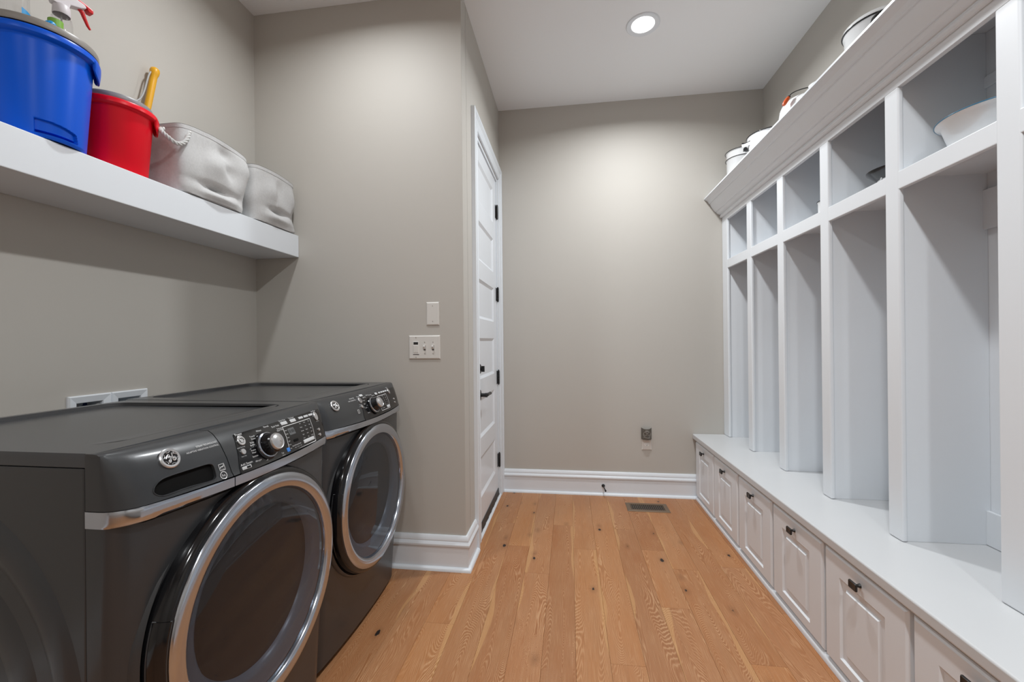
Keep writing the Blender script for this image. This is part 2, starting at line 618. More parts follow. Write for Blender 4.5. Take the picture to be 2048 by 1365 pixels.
# ---------------------------------------------------------------- walls and ceiling
T = .12
BOXY = (1.253, 1.534, .80, 1.02)       # washer outlet box cut-out in the left wall
mb = MB()
faceplate(mb, lambda u, v, d: (XL + d, u, v), YN, YA, 0, ZC, [(BOXY[0] + .012, BOXY[1] - .012, BOXY[2] + .012, BOXY[3] - .012)])
mb.box(XL - T, XL - .101, YN, YA + T, 0, ZC)
struct('wall_left', mb, 'wall', smooth=False)
struct('wall_alcove', MB().box(XL - T, XD, YA, YA + .10, 0, ZC), 'wall', smooth=False, bevel=.002)
DY0, DY1, DZ1 = 2.490, 3.252, 2.462     # door opening
mb = MB()
faceplate(mb, lambda u, v, d: (XD + d, u, v), YA + .1, YF, 0, ZC, [(DY0, DY1, 0, DZ1)])
mb.add([(XD, DY0, 0), (XD - T, DY0, 0), (XD - T, DY0, DZ1), (XD, DY0, DZ1)], [(0, 1, 2, 3)])
mb.add([(XD, DY1, 0), (XD - T, DY1, 0), (XD - T, DY1, DZ1), (XD, DY1, DZ1)], [(0, 1, 2, 3)])
mb.add([(XD, DY0, DZ1), (XD - T, DY0, DZ1), (XD - T, DY1, DZ1), (XD, DY1, DZ1)], [(0, 1, 2, 3)])
mb.box(XD - T - .02, XD - T, YA + .1, YF + T, 0, ZC)
struct('wall_door', mb, 'wall', smooth=False)
struct('wall_far', MB().box(XD - T, XR + T, YF, YF + T, 0, ZC), 'wall', smooth=False)
struct('wall_right', MB().box(XR, XR + T, YN, YF, 0, ZC), 'wall', smooth=False)
struct('wall_near', MB().box(XL - T, XR + T, YN - T, YN, 0, ZC), 'wall', smooth=False)
struct('ceiling', MB().box(XL - T, XR + T, YN - T, YF + T, ZC, ZC + .1), 'ceiling', smooth=False)

BASE = [(0, .018), (.014, .018), (.014, .124), (.022, .1275), (.023, .137), (.016, .1515), (.0145, .153), (.0165, .1555), (.0165, .159), (.011, .174), (.007, .180), (0, .180)]
SHOE = [(0, 0), (.031, 0), (.0305, .006), (.028, .012), (.022, .017), (.014, .0185), (0, .0185)]
flat = lambda a, b, h: (a, b, h)
path_a = [(XL, YA), (XD, YA), (XD, 2.374)]
ba = struct('baseboard_alcove', MB().sweep(path_a, BASE, flat), 'trim', angle=25)
MB().sweep(path_a, SHOE, flat).build('shoe_molding', 'trim', ba, angle=50)
path_f = [(XD + .022, YF), (.944, YF)]
bf = struct('baseboard_far', MB().sweep(path_f, BASE, flat), 'trim', angle=25)
MB().sweep(path_f, SHOE, flat).build('shoe_molding', 'trim', bf, angle=50)
path_l = [(XL, YN), (XL, YA - .03)]
bl = struct('baseboard_left', MB().sweep(path_l, BASE, flat), 'trim', angle=25)
MB().sweep(path_l, SHOE, flat).build('shoe_molding', 'trim', bl, angle=50)

# ---------------------------------------------------------------- the eight foot door
door = empty('door_1', (XD, 2.87, 0), kind='structure')
door['label'] = 'tall white six panel door with black hinges and lever, left of the far wall'
DX = -.557
ym0, ym1, zb0, zb1 = 2.513, 3.228, .030, 2.440
PAN = [(.22, .473), (.592, .843), (.962, 1.222), (1.345, 1.595), (1.714, 1.962), (2.087, 2.34)]
rects = [(2.587, 3.103, a, b) for a, b in PAN]
mdoor = lambda u, v, d: (DX - d, u, v)
mb = faceplate(MB(), mdoor, ym0, ym1, zb0, zb1, rects)
for r in rects:
    loops(mb, mdoor, r, [(0, 0), (.003, .002), (.016, .0095), (.019, .0105)], cap=False)
loops(mb, mdoor, (ym0, ym1, zb0, zb1), [(0, 0), (0, .04)])
leaf = mb.build('door_leaf', 'door', door, smooth=False)
for r in rects:
    loops(MB(), mdoor, (r[0] + .019, r[1] - .019, r[2] + .019, r[3] - .019), [(0, .0105), (.0005, .0105)]).build('panel', 'door', leaf, smooth=False)
# jamb and stop
mb = MB()
JP = [(0, -.09), (0, -.002), (-.019, -.002), (-.019, -.0125), (-.0195, -.0125), (-.0195, -.09)]
jm = lambda a, b, h: (XD + h, a, b)
mb.sweep([(DY0, 0), (DY0, DZ1), (DY1, DZ1), (DY1, 0)], [(0, -.09), (0, 0), (.019, 0), (.019, -.09)], jm)
mb.build('jamb', 'trim', door, smooth=False)
# casing: stepped profile mitred round the opening (out = away from the opening)
CAS = [(.006, 0), (.006, .013), (.012, .016), (.018, .013), (.024, .0125), (.070, .0165), (.074, .0195), (.080, .0205), (.084, .0235), (.108, .0245), (.114, .022), (.115, 0)]
mc = lambda a, b, h: (XD + h, a, b)
CASR = [(.006, 0), (.006, .013), (.012, .016), (.018, .013), (.024, .0125), (.062, .0165), (.066, .0195), (.072, .0205), (.076, .0235), (.094, .0245), (.0965, .022), (.0965, 0)]
mb = MB()
P = [(DY1, 0), (DY1, DZ1), (DY0, DZ1), (DY0, 0)]
P = P[::-1]
def casing_sweep():
    vs_, fs = [], []
    w = len(CAS)
    hd = .094 / .115
    for (y, z, sy, sz) in ((DY0, 0, -1, 0), (DY0, DZ1, -1, 1), (DY1, DZ1, 1, 1), (DY1, 0, 1, 0)):
        for (d, h), (d2, _) in zip(CAS, CASR):
            vs_.append((XD + h, y + sy * (d if sy < 0 else d2), z + sz * d2))
    for i in range(3):
        for k in range(w - 1):
            fs.append((i * w + k, i * w + k + 1, (i + 1) * w + k + 1, (i + 1) * w + k))
    return vs_, fs
mb.add(*casing_sweep())
mb.build('casing', 'trim', door, angle=22)
for z in (2.201, 1.562, .922, .283):
    mb = MB()
    for k in range(5):
        mb.lathe([(0, 0), (.0075, 0), (.0075, .0192), (0, .0192)], (-.546, 3.231, z - .05 + k * .02), seg=14)
    mb.lathe([(0, 0), (.005, .0), (.006, .004), (.003, .008), (0, .009)], (-.546, 3.231, z + .05), seg=12)
    mb.lathe([(0, 0), (.005, .0), (.006, .004), (.003, .008), (0, .009)], (-.546, 3.231, z - .05), axis=(0, 0, -1), seg=12)
    mb.box(-.5575, -.5545, 3.2, 3.228, z - .05, z + .05)
    mb.box(-.549, -.5465, 3.234, 3.25, z - .05, z + .05)
    mb.build('hinge', 'black', door)
hy, hz = 2.566, .868
lev = MB().lathe([(0, 0), (.033, 0), (.033, .005), (.029, .009), (.012, .011), (.012, .035), (.0135, .04), (.0135, .052), (0, .053)], (DX, hy, hz), axis=(1, 0, 0), seg=28)
lev.tube(bez((-.512, hy, hz), (-.505, hy + .03, hz + .001), (-.506, hy + .06, hz + .004), (-.507, hy + .108, hz - .001), 12), [.011, .0112, .0112, .011, .0105, .01, .0095, .009, .009, .009, .0095, .0105, .0095], seg=12)
lev.build('door_lever', 'black', door)
db = MB().lathe([(0, 0), (.031, 0), (.031, .006), (.026, .011), (.011, .012), (.011, .016), (0, .016)], (DX, hy, 1.03), axis=(1, 0, 0), seg=28)
db.box(-.541, -.522, hy - .004, hy + .004, 1.012, 1.048)
db.build('deadbolt', 'black', door)
sw = MB()
def fs_(u, v):
    y = ym0 + .004 + u * (ym1 - ym0 - .008)
    wob = .0006 * math.sin(u * 40) + .0004 * math.sin(u * 91)
    prof = [(DX + .001, .068), (DX + .004, .066), (DX + .005, .05), (DX + .006 + wob, .03), (DX + .010 + wob * 2, .0215)]
    x, z = prof[min(4, int(round(v * 4)))]
    return (x, y, z)
sw.grid(fs_, 60, 4)
sw.build('door_sweep', 'sweep', door, label='black rubber sweep along the foot of the door')
MB().sweep([(DY0 + .002, 0), (DY1 - .002, 0)], [(0, 0), (0, 0)], lambda a, b, h: (a, b, h), caps=False)
th = MB().sweep([(XD - .09, 0), (XD - .09, .001)], [(0, 0)], flat, caps=False)
thp = [(XD - .09, 0), (XD + .012, 0), (XD + .012, .006), (XD + .004, .015), (XD - .012, .019), (XD - .09, .019)]
mb = MB()
mb.add([(x, DY0 + .001, z) for x, z in thp] + [(x, DY1 - .001, z) for x, z in thp],
       [(0, 1, 2, 3, 4, 5), (11, 10, 9, 8, 7, 6)] + [(i, (i + 1) % 6, 6 + (i + 1) % 6, 6 + i) for i in range(6)])
mb.build('threshold', 'trim', door, smooth=False)

# ---------------------------------------------------------------- recessed ceiling lights
LABEL_L = ['lit round recessed ceiling light in front of the far wall', 'round recessed ceiling light over the middle of the room', 'round recessed ceiling light over the washing machines',
           'unseen round recessed fill light added near the lockers behind the camera', 'unseen round recessed fill light added on the left behind the camera']
for i, ((lx, ly), pw) in enumerate(zip(LAMPS, LAMP_POWER)):
    t = empty('recessed_light', (lx, ly, ZC), LABEL_L[i], 'ceiling light', 'recessed ceiling lights')
    MB().lathe([(.0955, 0), (.0955, -.003), (.092, -.006), (.072, -.0045), (.066, -.002), (.0645, 0)], (lx, ly, ZC), seg=56).build('trim_ring', 'trim', t)
    MB().lathe([(0, -.0025), (.03, -.0025), (.0655, -.0022), (.0655, 0)], (lx, ly, ZC), seg=56).build('diffuser', 'glow', t)
    ld = bpy.data.lights.new('lamp', 'AREA')
    ld.shape = 'DISK'
    ld.size = .125
    ld.energy = LAMP_W * pw
    ld.spread = math.radians(158)
    ld.color = (.955, .985, 1.0)
    lo = bpy.data.objects.new('lamp', ld)
    COL.objects.link(lo)
    lo.parent = t
    lo.location = (0, 0, -.008)

# ---------------------------------------------------------------- lockers on the right
LX = 1.140                                # front plane of the face frame
PIT, Y1F = .402, 3.311                    # pitch of the stiles, far edge of the first
NB = 7
Z0L, ZR0, ZR1, ZF0, ZT = .487, 1.716, 1.779, 2.074, 2.256
YEND = Y1F - PIT * NB - .065
lock = empty('locker_cabinet', (1.29, (YF + YEND) / 2, Z0L), 'tall white built-in lockers with open cubbies above and a crown top, standing on the bench', 'cabinet')
stile = []
for k in range(NB + 1):
    fa = YF - .001 if k == 0 else Y1F - PIT * k
    ne = Y1F - PIT * k - .065
    stile.append((ne, fa))
    MB().box(LX, LX + .019, ne, fa, Z0L, ZF0).build('stile', 'cabinet', lock, bevel=.006, seg=3)
for k in range(NB):
    ya, yb = stile[k + 1][1], stile[k][0]
    MB().box(LX + .0005, LX + .019, ya - .006, yb + .006, ZR0, ZR1).build('mid_rail', 'cabinet', lock, bevel=.004, seg=2)
    MB().box(LX + .019, XR - .019, ya - .02, yb + .02, ZR1 - .022, ZR1 - .003).build('shelf', 'cabinet', lock, smooth=False)
    MB().box(XR - .019, XR - .001, ya - .02, yb + .02, Z0L, ZT - .02).build('back_panel', 'cabinet', lock, smooth=False)
    MB().box(XR - .034, XR - .0195, ya - .011, yb + .011, 1.565, 1.70).build('hook_rail', 'cabinet', lock, bevel=.003)
    MB().box(XR - .034, XR - .0195, ya - .011, yb + .011, Z0L + .0005, Z0L + .118).build('back_rail', 'cabinet', lock, bevel=.003)
    MB().box(XR - .027, XR - .0195, ya - .011, yb + .011, 2.045, 2.085).build('top_cleat', 'cabinet', lock, bevel=.003)
for k in range(NB + 1):
    ne, fa = stile[k]
    MB().box(LX + .0195, XR - .0195, ne + .010, fa - (.010 if k else 0), Z0L, ZT - .02).build('divider', 'cabinet', lock, smooth=False)
MB().box(LX + .0005, LX + .019, YEND, YF - .001, ZF0 - .002, ZT - .012).build('frieze', 'cabinet', lock, bevel=.002)
MB().box(LX + .019, XR - .001, YEND, YF - .001, ZT - .019, ZT - .002).build('top_board', 'cabinet', lock, smooth=False)
CRN = [(0, 2.106), (.010, 2.107), (.0155, 2.112), (.0165, 2.119), (.012, 2.127), (.0125, 2.130), (.019, 2.132), (.031, 2.138), (.040, 2.147), (.0405, 2.152), (.047, 2.153), (.060, 2.168), (.073, 2.188), (.083, 2.209), (.0845, 2.214), (.092, 2.215), (.094, 2.223), (.100, 2.233), (.110, 2.241), (.118, 2.2445), (.1195, 2.248), (.126, 2.249), (.126, 2.258), (0, 2.258)]
mb = MB()
n = len(CRN)
mb.add([(LX - d, YF - .0015, h) for d, h in CRN] + [(LX - d, YEND, h) for d, h in CRN],
       [(i, i + 1, n + i + 1, n + i) for i in range(n - 1)] + [tuple(range(n)), tuple(range(2 * n - 1, n - 1, -1))])
mb.build('crown_molding', 'cabinet', lock, angle=16)

# bench
BX = .944
bench = empty('bench_cabinet', (1.19, (YF + YEND) / 2, 0), 'white low bench cabinet with a row of tilt-out doors below the lockers', 'cabinet')
YB = YEND - .3
MB().box(BX, XR - .001, YB, YF - .001, .001, .449).build('carcass', 'cabinet', bench, smooth=False)
mb = MB()
sp = [(0, .001), (.020, .001), (.0195, .012), (.017, .020), (.010, .026), (0, .028)]
n = len(sp)
mb.add([(BX - d, YF - .032, h) for d, h in sp] + [(BX - d, YB, h) for d, h in sp],
       [(i, i + 1, n + i + 1, n + i) for i in range(n - 1)] + [tuple(range(n)), tuple(range(2 * n - 1, n - 1, -1))])
mb.build('shoe_molding', 'trim', bench, angle=50)
DWX = .925
DW, DH0, DH1 = .387, .036, .437
def tilt_door():
    m = lambda u, v, d: (DWX + d, u, v)
    h = DW / 2
    mb = MB()
    inn = (-.108, .108, .080, .362)
    faceplate(mb, m, -h + .009, h - .009, DH0 + .009, DH1 - .009, [inn])
    loops(mb, m, (-h, h, DH0, DH1), [(.009, 0), (.0, .0065), (0, .0188), (.004, .0188)])
    loops(mb, m, inn, [(0, 0), (.006, .0075), (.026, .0082), (.033, .0022)], cap=False)
    return mb
def tilt_panel():
    m = lambda u, v, d: (DWX + d, u, v)
    inn = (-.108, .108, .080, .362)
    return loops(MB(), m, inn, [(.033, .0022), (.0335, .002)])
def knob_mb():
    mb = MB()
    mb.lathe([(0, 0), (.0075, 0), (.0065, .003), (.005, .008), (.005, .012), (.0075, .0165)], (DWX, 0, .395), axis=(-1, 0, 0), seg=16)
    m = lambda u, v, d: (DWX - d, u, .395 + v)
    hs, hv = .019, .0125
    R = []
    for ins, d in ((.006, .0155), (0, .0195), (0, .023), (.002, .0255), (.006, .0245)):
        R.append([m(a, b, d) for a, b in rrect(-hs + ins, hs - ins, -hv + ins * .6, hv - ins * .6, .003, 3)])
    q = len(R[0])
    for a, b in zip(R, R[1:]):
        mb.add(a + b, [(i, (i + 1) % q, q + (i + 1) % q, q + i) for i in range(q)])
    mb.add(R[-1], [tuple(range(q))])
    mb.add(R[0], [tuple(reversed(range(q)))])
    return mb
d0 = None
for k in range(NB):
    yc = Y1F - .002 - PIT * k - DW / 2
    if d0 is None:
        o = tilt_door().build('tilt_door', 'cabinet', bench, smooth=False, loc=(0, 0, 0))
        p = tilt_panel().build('raised_panel', 'cabinet', o, smooth=False, loc=(0, 0, 0))
        kb = knob_mb().build('knob', 'black', o, loc=(0, 0, 0), label='small black knob')
        p.location = kb.location = (0, 0, 0)
        d0 = (o, p, kb)
        o.location = Vector((0, yc, 0)) - bench.location
    else:
        o = d0[0].copy()
        COL.objects.link(o)
        o.location = Vector((0, yc, 0)) - bench.location
        for c in d0[1:]:
            q = c.copy()
            COL.objects.link(q)
            q.parent = o
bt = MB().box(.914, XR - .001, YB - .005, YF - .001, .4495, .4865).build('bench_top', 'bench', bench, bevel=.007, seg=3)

# ---------------------------------------------------------------- shelf on the left wall
sh = MB().box(XL + .001, -1.482, -1.6, YA - .001, 1.676, 1.796).build('wall_shelf', 'trim', bevel=.004, seg=2)
tag(sh, 'thick white floating shelf on the left wall above the machines', 'shelf')

# ---------------------------------------------------------------- washing machine and dryer
ZP = [(.025, -.852), (.10, -.845), (.3, -.828), (.5, -.818), (.7, -.812), (.857, -.808), (.858, -.797), (.862, -.788), (.884, -.788), (.889, -.794),
      (.93, -.810), (.965, -.830), (.985, -.848), (.993, -.862), (.997, -.885)]
XS, HW = -.870, .343
def xc_(z):
    if z <= ZP[0][0]: return ZP[0][1]
    for (a, b), (c, d) in zip(ZP, ZP[1:]):
        if z <= c: return b + (d - b) * (z - a) / (c - a)
    return ZP[-1][1]
def gs(s):
    s = min(1, abs(s))
    t = max(0, (s - .86) / .14)
    return .34 * min(1, (s / .93)) ** 2 + .66 * (1 - math.sqrt(max(0, 1 - t * t)))
def xsurf(dy, z):
    c = xc_(z)
    xs = XS - .026 * max(0., (.5 - z) / .5)
    return c if c < xs else c - (c - xs) * gs(dy / HW)
SSAMP = [-1, -.997, -.985, -.965, -.94, -.91, -.88, -.85, -.8, -.7, -.55, -.4, -.2, 0, .2, .4, .55, .7, .8, .85, .88, .91, .94, .965, .985, .997, 1]

def machine(name, yc, dx, label, cat, washer):
    t = empty(name, (-1.24 + dx, yc, 0), label, cat, 'front loading laundry pair')
    X = lambda x: x + dx
    def S(dy, z, off=0.):
        # point on the bowed front, lifted by off along its normal
        e = .002
        dxdz = (xsurf(dy, z + e) - xsurf(dy, z - e)) / (2 * e)
        dxdy = (xsurf(dy + e, z) - xsurf(dy - e, z)) / (2 * e)
        n = Vector((1, -dxdy, -dxdz)).normalized()
        return (xsurf(dy, z) + dx + n.x * off, yc + dy + n.y * off, z + n.z * off)
    def skin(nm, mat, y0, y1, zs, off=0., back=.03, zdip=0.):
        ss = sorted({y0, y1, *[s * HW for s in SSAMP if y0 < s * HW < y1]})
        mb = MB()
        dip = lambda y: -zdip * (1 - (y / HW) ** 2)
        V = [[S(y, min(z + dip(y), .9965), off) for y in ss] for z in zs]
        w = len(ss)
        fl = [p for r in V for p in r]
        fs = [(j * w + i, j * w + i + 1, (j + 1) * w + i + 1, (j + 1) * w + i) for j in range(len(zs) - 1) for i in range(w - 1)]
        B = [(min(p[0] - .004, X(XS) - back), p[1], p[2]) for p in fl]
        m_ = len(fl)
        fs += [tuple(m_ + k for k in reversed(f)) for f in fs]
        H = len(zs)
        for i in range(w - 1):
            fs.append((i + 1, i, m_ + i, m_ + i + 1))
            a = (H - 1) * w
            fs.append((a + i, a + i + 1, m_ + a + i + 1, m_ + a + i))
        for j in range(H - 1):
            a, b = j * w, (j + 1) * w
            fs.append((a, b, m_ + b, m_ + a))
            a, b = a + w - 1, b + w - 1
            fs.append((b, a, m_ + a, m_ + b))
        mb.add(fl + B, fs)
        return mb
    # carcass with its pressed side panels
    body = MB().box(X(-1.60), X(XS) - .0315, yc - HW, yc + HW, .028, .9695)
    body.build('cabinet_body', 'char', t, bevel=.005)
    bl_ = MB()
    for sgn in (-1, 1):
        yy = yc + sgn * HW
        for rr in (.30, .21):
            pts = [(X(-1.22) + math.cos(a) * rr * 1.02, yy + sgn * .0005, .49 + math.sin(a) * rr) for a in [k * 2 * math.pi / 64 for k in range(64)]]
            if sgn < 0 and washer:
                vs_, fs2 = [], []
                prof = ((-.030, 0), (-.02, .0025), (-.008, .004), (.008, .004), (.02, .0025), (.030, 0))
                for a in [k * 2 * math.pi / 96 for k in range(96)]:
                    for d, h in prof:
                        vs_.append((X(-1.26) + math.cos(a) * (rr + d) * 1.08, yy - h * (2.2 if rr > .25 else 1.2), .47 + math.sin(a) * (rr + d) * 1.35))
                w = len(prof)
                for i in range(96):
                    j = (i + 1) % 96
                    for k in range(w - 1):
                        fs2.append((i * w + k, i * w + k + 1, j * w + k + 1, j * w + k))
                bl_.add(vs_, fs2)
    if washer:
        bl_.build('pressed_ring', 'char', t)
    for fy in (-.29, .29):
        for fx in (-.93, -1.54):
            MB().lathe([(0, .001), (.024, .001), (.024, .010), (.016, .016), (.012, .0285), (0, .0285)], (X(fx), yc + fy, 0), seg=18).build('foot', 'rubber', t)
    # lower front, band, fascia
    skin('front', 'char', -HW, HW, [.026, .035, .06, .10, .16, .23, .30, .40, .50, .60, .70, .78, .83, .8565]).build('front_panel', 'char', t, angle=40)
    bandz = [.8572, .859, .862, .868, .876, .882, .8855, .8885]
    split = -.112
    if washer:
        skin('band', 'chrome', -HW, split - .0012, bandz, .001, zdip=.006).build('chrome_band', 'chrome', t, angle=40)
        skin('band', 'chrome', split + .0012, HW, bandz, .001, zdip=.006).build('chrome_band', 'chrome', t, angle=40)
    else:
        skin('band', 'chrome', -HW, HW, bandz, .001, zdip=.006).build('chrome_band', 'chrome', t, angle=40)
    skin('gap', 'gap', -HW + .002, HW - .002, [.84, .87, .90, .93, .96, .985], -.006).build('seam_backing', 'gap', t)
    fz = [.8895, .90, .915, .93, .945, .955, .965, .975, .985, .990, .993, .995, .9965]
    FD = lambda mb: mb
    if washer:
        cut = skin('drawer', 'char', -HW, split - .0012, fz, .0, zdip=.004, back=.03)
        dr = cut.build('detergent_drawer', 'char', t, angle=40)
        # hand pocket cut into the drawer front
        kc = MB()
        ol = []
        pts = [(-.285, .908), (-.281, .917), (-.270, .925), (-.255, .9285), (-.20, .929), (-.163, .929), (-.154, .926), (-.150, .919), (-.151, .899), (-.154, .893), (-.162, .8905), (-.22, .8955), (-.262, .8935), (-.275, .8965), (-.282, .902)]
        def smoothpoly(pp, it=2):
            for _ in range(it):
                q = []
                for i in range(len(pp)):
                    a, b = pp[i], pp[(i + 1) % len(pp)]
                    q += [(a[0] * .75 + b[0] * .25, a[1] * .75 + b[1] * .25), (a[0] * .25 + b[0] * .75, a[1] * .25 + b[1] * .75)]
                pp = q
            return pp
        ol = smoothpoly(pts, 2)
        kc.prism(ol, lambda u, v, d: (X(d), yc + u, v + (d + .82) * .0), -.862, -.70)
        cutter = kc.build('cutter', 'gap', t)
        bmod = dr.modifiers.new('b', 'BOOLEAN')
        bmod.object = cutter
        bmod.operation = 'DIFFERENCE'
        bmod.solver = 'EXACT'
        bpy.context.view_layer.update()
        dg = bpy.context.evaluated_depsgraph_get()
        me2 = bpy.data.meshes.new_from_object(dr.evaluated_get(dg))
        dr.modifiers.clear()
        old = dr.data
        bm = bmesh.new()
        bm.from_mesh(me2)
        for f in bm.faces:
            f.smooth = True
            c_ = f.calc_center_median() + wloc(t)
            inside = -.285 < c_.y - yc < -.149 and .889 < c_.z < .930 and c_.x - dx < xsurf(c_.y - yc, c_.z) - .0022 and c_.x - dx > -.868
            f.material_index = 1 if inside else 0  # recess faces go near-black, shade painted into the pocket
        for e in bm.edges:
            e.smooth = len(e.link_faces) == 2 and e.calc_face_angle(0) < .6
        bm.to_mesh(me2)
        bm.free()
        me2.materials.clear()
        me2.materials.append(M['char'])
        me2.materials.append(M['gap'])
        dr.data = me2
        bpy.data.objects.remove(cutter)
        bpy.data.meshes.remove(old)
        # bright lip along the pocket and its inner finger ledge
        MB().tube([S(u, v, .0006) for u, v in smoothpoly(pts, 3)], .0011, 6, closed=True).build('pocket_lip', 'char', dr)
        mb = MB()
        mb.box(X(-.860), X(-.835), yc - .279, yc - .153, .893, .9035)
        mb.build('pocket_floor', 'gblack', dr, bevel=.003)
        MB().box(X(-.861), X(-.846), yc - .196, yc - .192, .894, .926).build('pocket_rib', 'char', dr, bevel=.001)
        skin('fascia', 'char', split + .0012, HW, fz, .0, zdip=.004).build('control_fascia', 'char', t, angle=40)
    else:
        skin('fascia', 'char', -HW, HW, fz, .0, zdip=.004).build('control_fascia', 'char', t, angle=40)
    # top: raised rim on three sides, sunken middle
    top = MB()
    x0, x1, y0, y1 = X(-1.62), X(-.8845), yc - HW + .0008, yc + HW - .0008
    zt, zs_ = .9965, .9855
    O = rrect(x0, x1, y0, y1, .012, 4)
    mp = lambda z: (lambda u, v, d: (u, v, z + d))
    # outer shell
    n = len(O)
    OB = [(u, v, .9705) for u, v in O]
    OC = [(u, v, .990) for u, v in O]
    OD = [((u - (x0 + x1) / 2) * .9965 + (x0 + x1) / 2, (v - yc) * .992 + yc, zt) for u, v in O]
    I0 = rrect(x0 + .022, x1 - .055, y0 + .060, y1 - .060, .055, 8)
    I1 = rrect(x0 + .025, x1 - .058, y0 + .063, y1 - .063, .052, 8)
    def fade(u):   # the sunken step dies out towards the front
        return max(0., min(1., (x1 - .085 - u) / .05))
    IA = [(u, v, zt) for u, v in I0]
    IB = [(u, v, zt - (zt - zs_) * fade(u)) for u, v in I1]
    top.add(OB + OC, [(i, (i + 1) % n, n + (i + 1) % n, n + i) for i in range(n)])
    top.add(OC + OD, [(i, (i + 1) % n, n + (i + 1) % n, n + i) for i in range(n)])
    bmt = bmesh.new()
    ring_o = [bmt.verts.new(p) for p in OD]
    ring_i = [bmt.verts.new(p) for p in IA]
    eo = [bmt.edges.new((ring_o[i], ring_o[(i + 1) % n])) for i in range(n)]
    m_ = len(I0)
    ei = [bmt.edges.new((ring_i[i], ring_i[(i + 1) % m_])) for i in range(m_)]
    bmesh.ops.triangle_fill(bmt, edges=eo + ei, use_beauty=True)
    bmt.verts.index_update()
    top.add([v.co[:] for v in bmt.verts], [tuple(v.index for v in f.verts) for f in bmt.faces])
    bmt.free()
    top.add([(u, v, .9705) for u, v in O], [tuple(reversed(range(n)))])
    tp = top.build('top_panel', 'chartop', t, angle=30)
    st = MB()
    st.add(IA + IB, [(i, (i + 1) % m_, m_ + (i + 1) % m_, m_ + i) for i in range(m_)])
    st.build('rim_step', 'rubber', tp)  # near-black colour on the step paints in the shade of its wall
    # sunken floor as a strip grid so the front slope stays smooth
    cx_ = (x0 + x1) / 2
    sunk = MB()
    def fsunk(u, v):
        xx = x0 + .025 + (x1 - .058 - x0 - .025) * u
        # half width of the rounded inset at this x
        rr = .052
        ex = max(0, rr - (xx - (x0 + .025)), rr - ((x1 - .058) - xx))
        hwid = (y1 - y0) / 2 - .063 - (rr - math.sqrt(max(0, rr * rr - ex * ex)))
        return (xx, yc + (2 * v - 1) * hwid, zt - (zt - zs_) * fade(xx))
    us = 40
    sunk.grid(fsunk, us, 10)
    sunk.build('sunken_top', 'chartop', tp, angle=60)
    # ---- door
    rx, rz = X(-.786), .560
    R0 = .289
    dc = (rx, yc, rz)
    door_b = MB().lathe([(.10, -.075), (.306, -.075), (.3065, -.026), (.305, -.014), (.301, -.006), (.296, -.0015), (.2895, 0), (.286, -.01), (.24, -.02)], dc, axis=(1, 0, 0), seg=96)
    db_ = door_b.build('porthole_door', 'gblack', t, angle=50)
    MB().lathe([(.2895, -.006), (.2892, .001), (.286, .0045), (.278, .007), (.262, .0075), (.253, .0055), (.2495, .001), (.248, -.010)], dc, axis=(1, 0, 0), seg=96).build('chrome_ring', 'chrome', db_, angle=60)
    MB().lathe([(.248, -.004), (.235, .002), (.20, .007), (.15, .011), (.10, .0135), (.05, .0148), (0, .0152)], dc, axis=(1, 0, 0), seg=96).build('door_glass', 'doorglass', db_, angle=60)
    MB().lathe([(.2485, -.012), (.240, -.016), (.215, -.020), (.207, -.024), (.199, -.04), (.190, -.0745)], dc, axis=(1, 0, 0), seg=96).build('door_bowl', 'tub', db_, angle=50)
    dm = MB().lathe([(.192, -.0745), (.186, -.09), (.183, -.30), (.12, -.34), (0, -.35)], dc, axis=(1, 0, 0), seg=72)
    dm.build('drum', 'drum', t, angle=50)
    # hand grip pocket in the rim of the door, on the side away from the hinge
    gm = lambda u, v, d: (rx - .012 + d + (abs(u) - .305) * -.75 * 0, yc - u, rz + v)
    g0 = []
    for k in range(25):
        a = math.radians(180 - 18 + 46 * k / 24)
        g0.append(a)
    vs_, fs2 = [], []
    prof = [(.2925, .0008), (.297, .0006), (.3012, -.003), (.3055, -.010), (.3075, -.016), (.3078, -.024), (.3076, -.034)]
    for a in g0:
        for r_, d in prof:
            vs_.append((rx + d, yc + math.cos(a) * r_, rz + math.sin(a) * r_))
    w = len(prof)
    for i in range(24):
        for k in range(w - 1):
            fs2.append((i * w + k, i * w + k + 1, (i + 1) * w + k + 1, (i + 1) * w + k))
    MB().add(vs_, fs2).build('door_grip', 'gblack', db_)
    out = [(rx + .0005 - .0, yc + math.cos(a) * .2935, rz + math.sin(a) * .2935) for a in g0] + [(rx - .030, yc + math.cos(a) * .3080, rz + math.sin(a) * .3080) for a in reversed(g0)]
    MB().tube(out, .0014, 6, closed=True).build('grip_edge', 'char', db_)
    # moulded lip round the door opening
    MB().lathe([(.3075, -.070), (.322, -.070), (.321, -.050), (.317, -.040), (.312, -.037), (.3075, -.042)], dc, axis=(1, 0, 0), seg=96).build('door_surround', 'char', t, angle=60)
    # ---- controls
    ox = 0. if washer else .005
    def surfprism(outline, h, lift=0.):
        mb = MB()
        n = len(outline)
        mb.add([S(u, v, lift - .001) for u, v in outline] + [S(u, v, lift + h * .75) for u, v in outline] +
               [S(u + (sum(p[0] for p in outline) / n - u) * .08, v + (sum(p[1] for p in outline) / n - v) * .08, lift + h) for u, v in outline],
               [(i, (i + 1) % n, n + (i + 1) % n, n + i) for i in range(n)] + [(n + i, n + (i + 1) % n, 2 * n + (i + 1) % n, 2 * n + i) for i in range(n)] + [tuple(range(2 * n, 3 * n))])
        return mb
    # black control glass
    xa0, xa1, xb = -.066, -.093, .318
    za, zb = .884, .972
    mb = MB()
    def fg(u, v):
        l = xa1 + (xa0 - xa1) * v
        return S(l + (xb - l) * u, za + .004 * u + (zb - za + .004 * u * 0) * v, .0012)
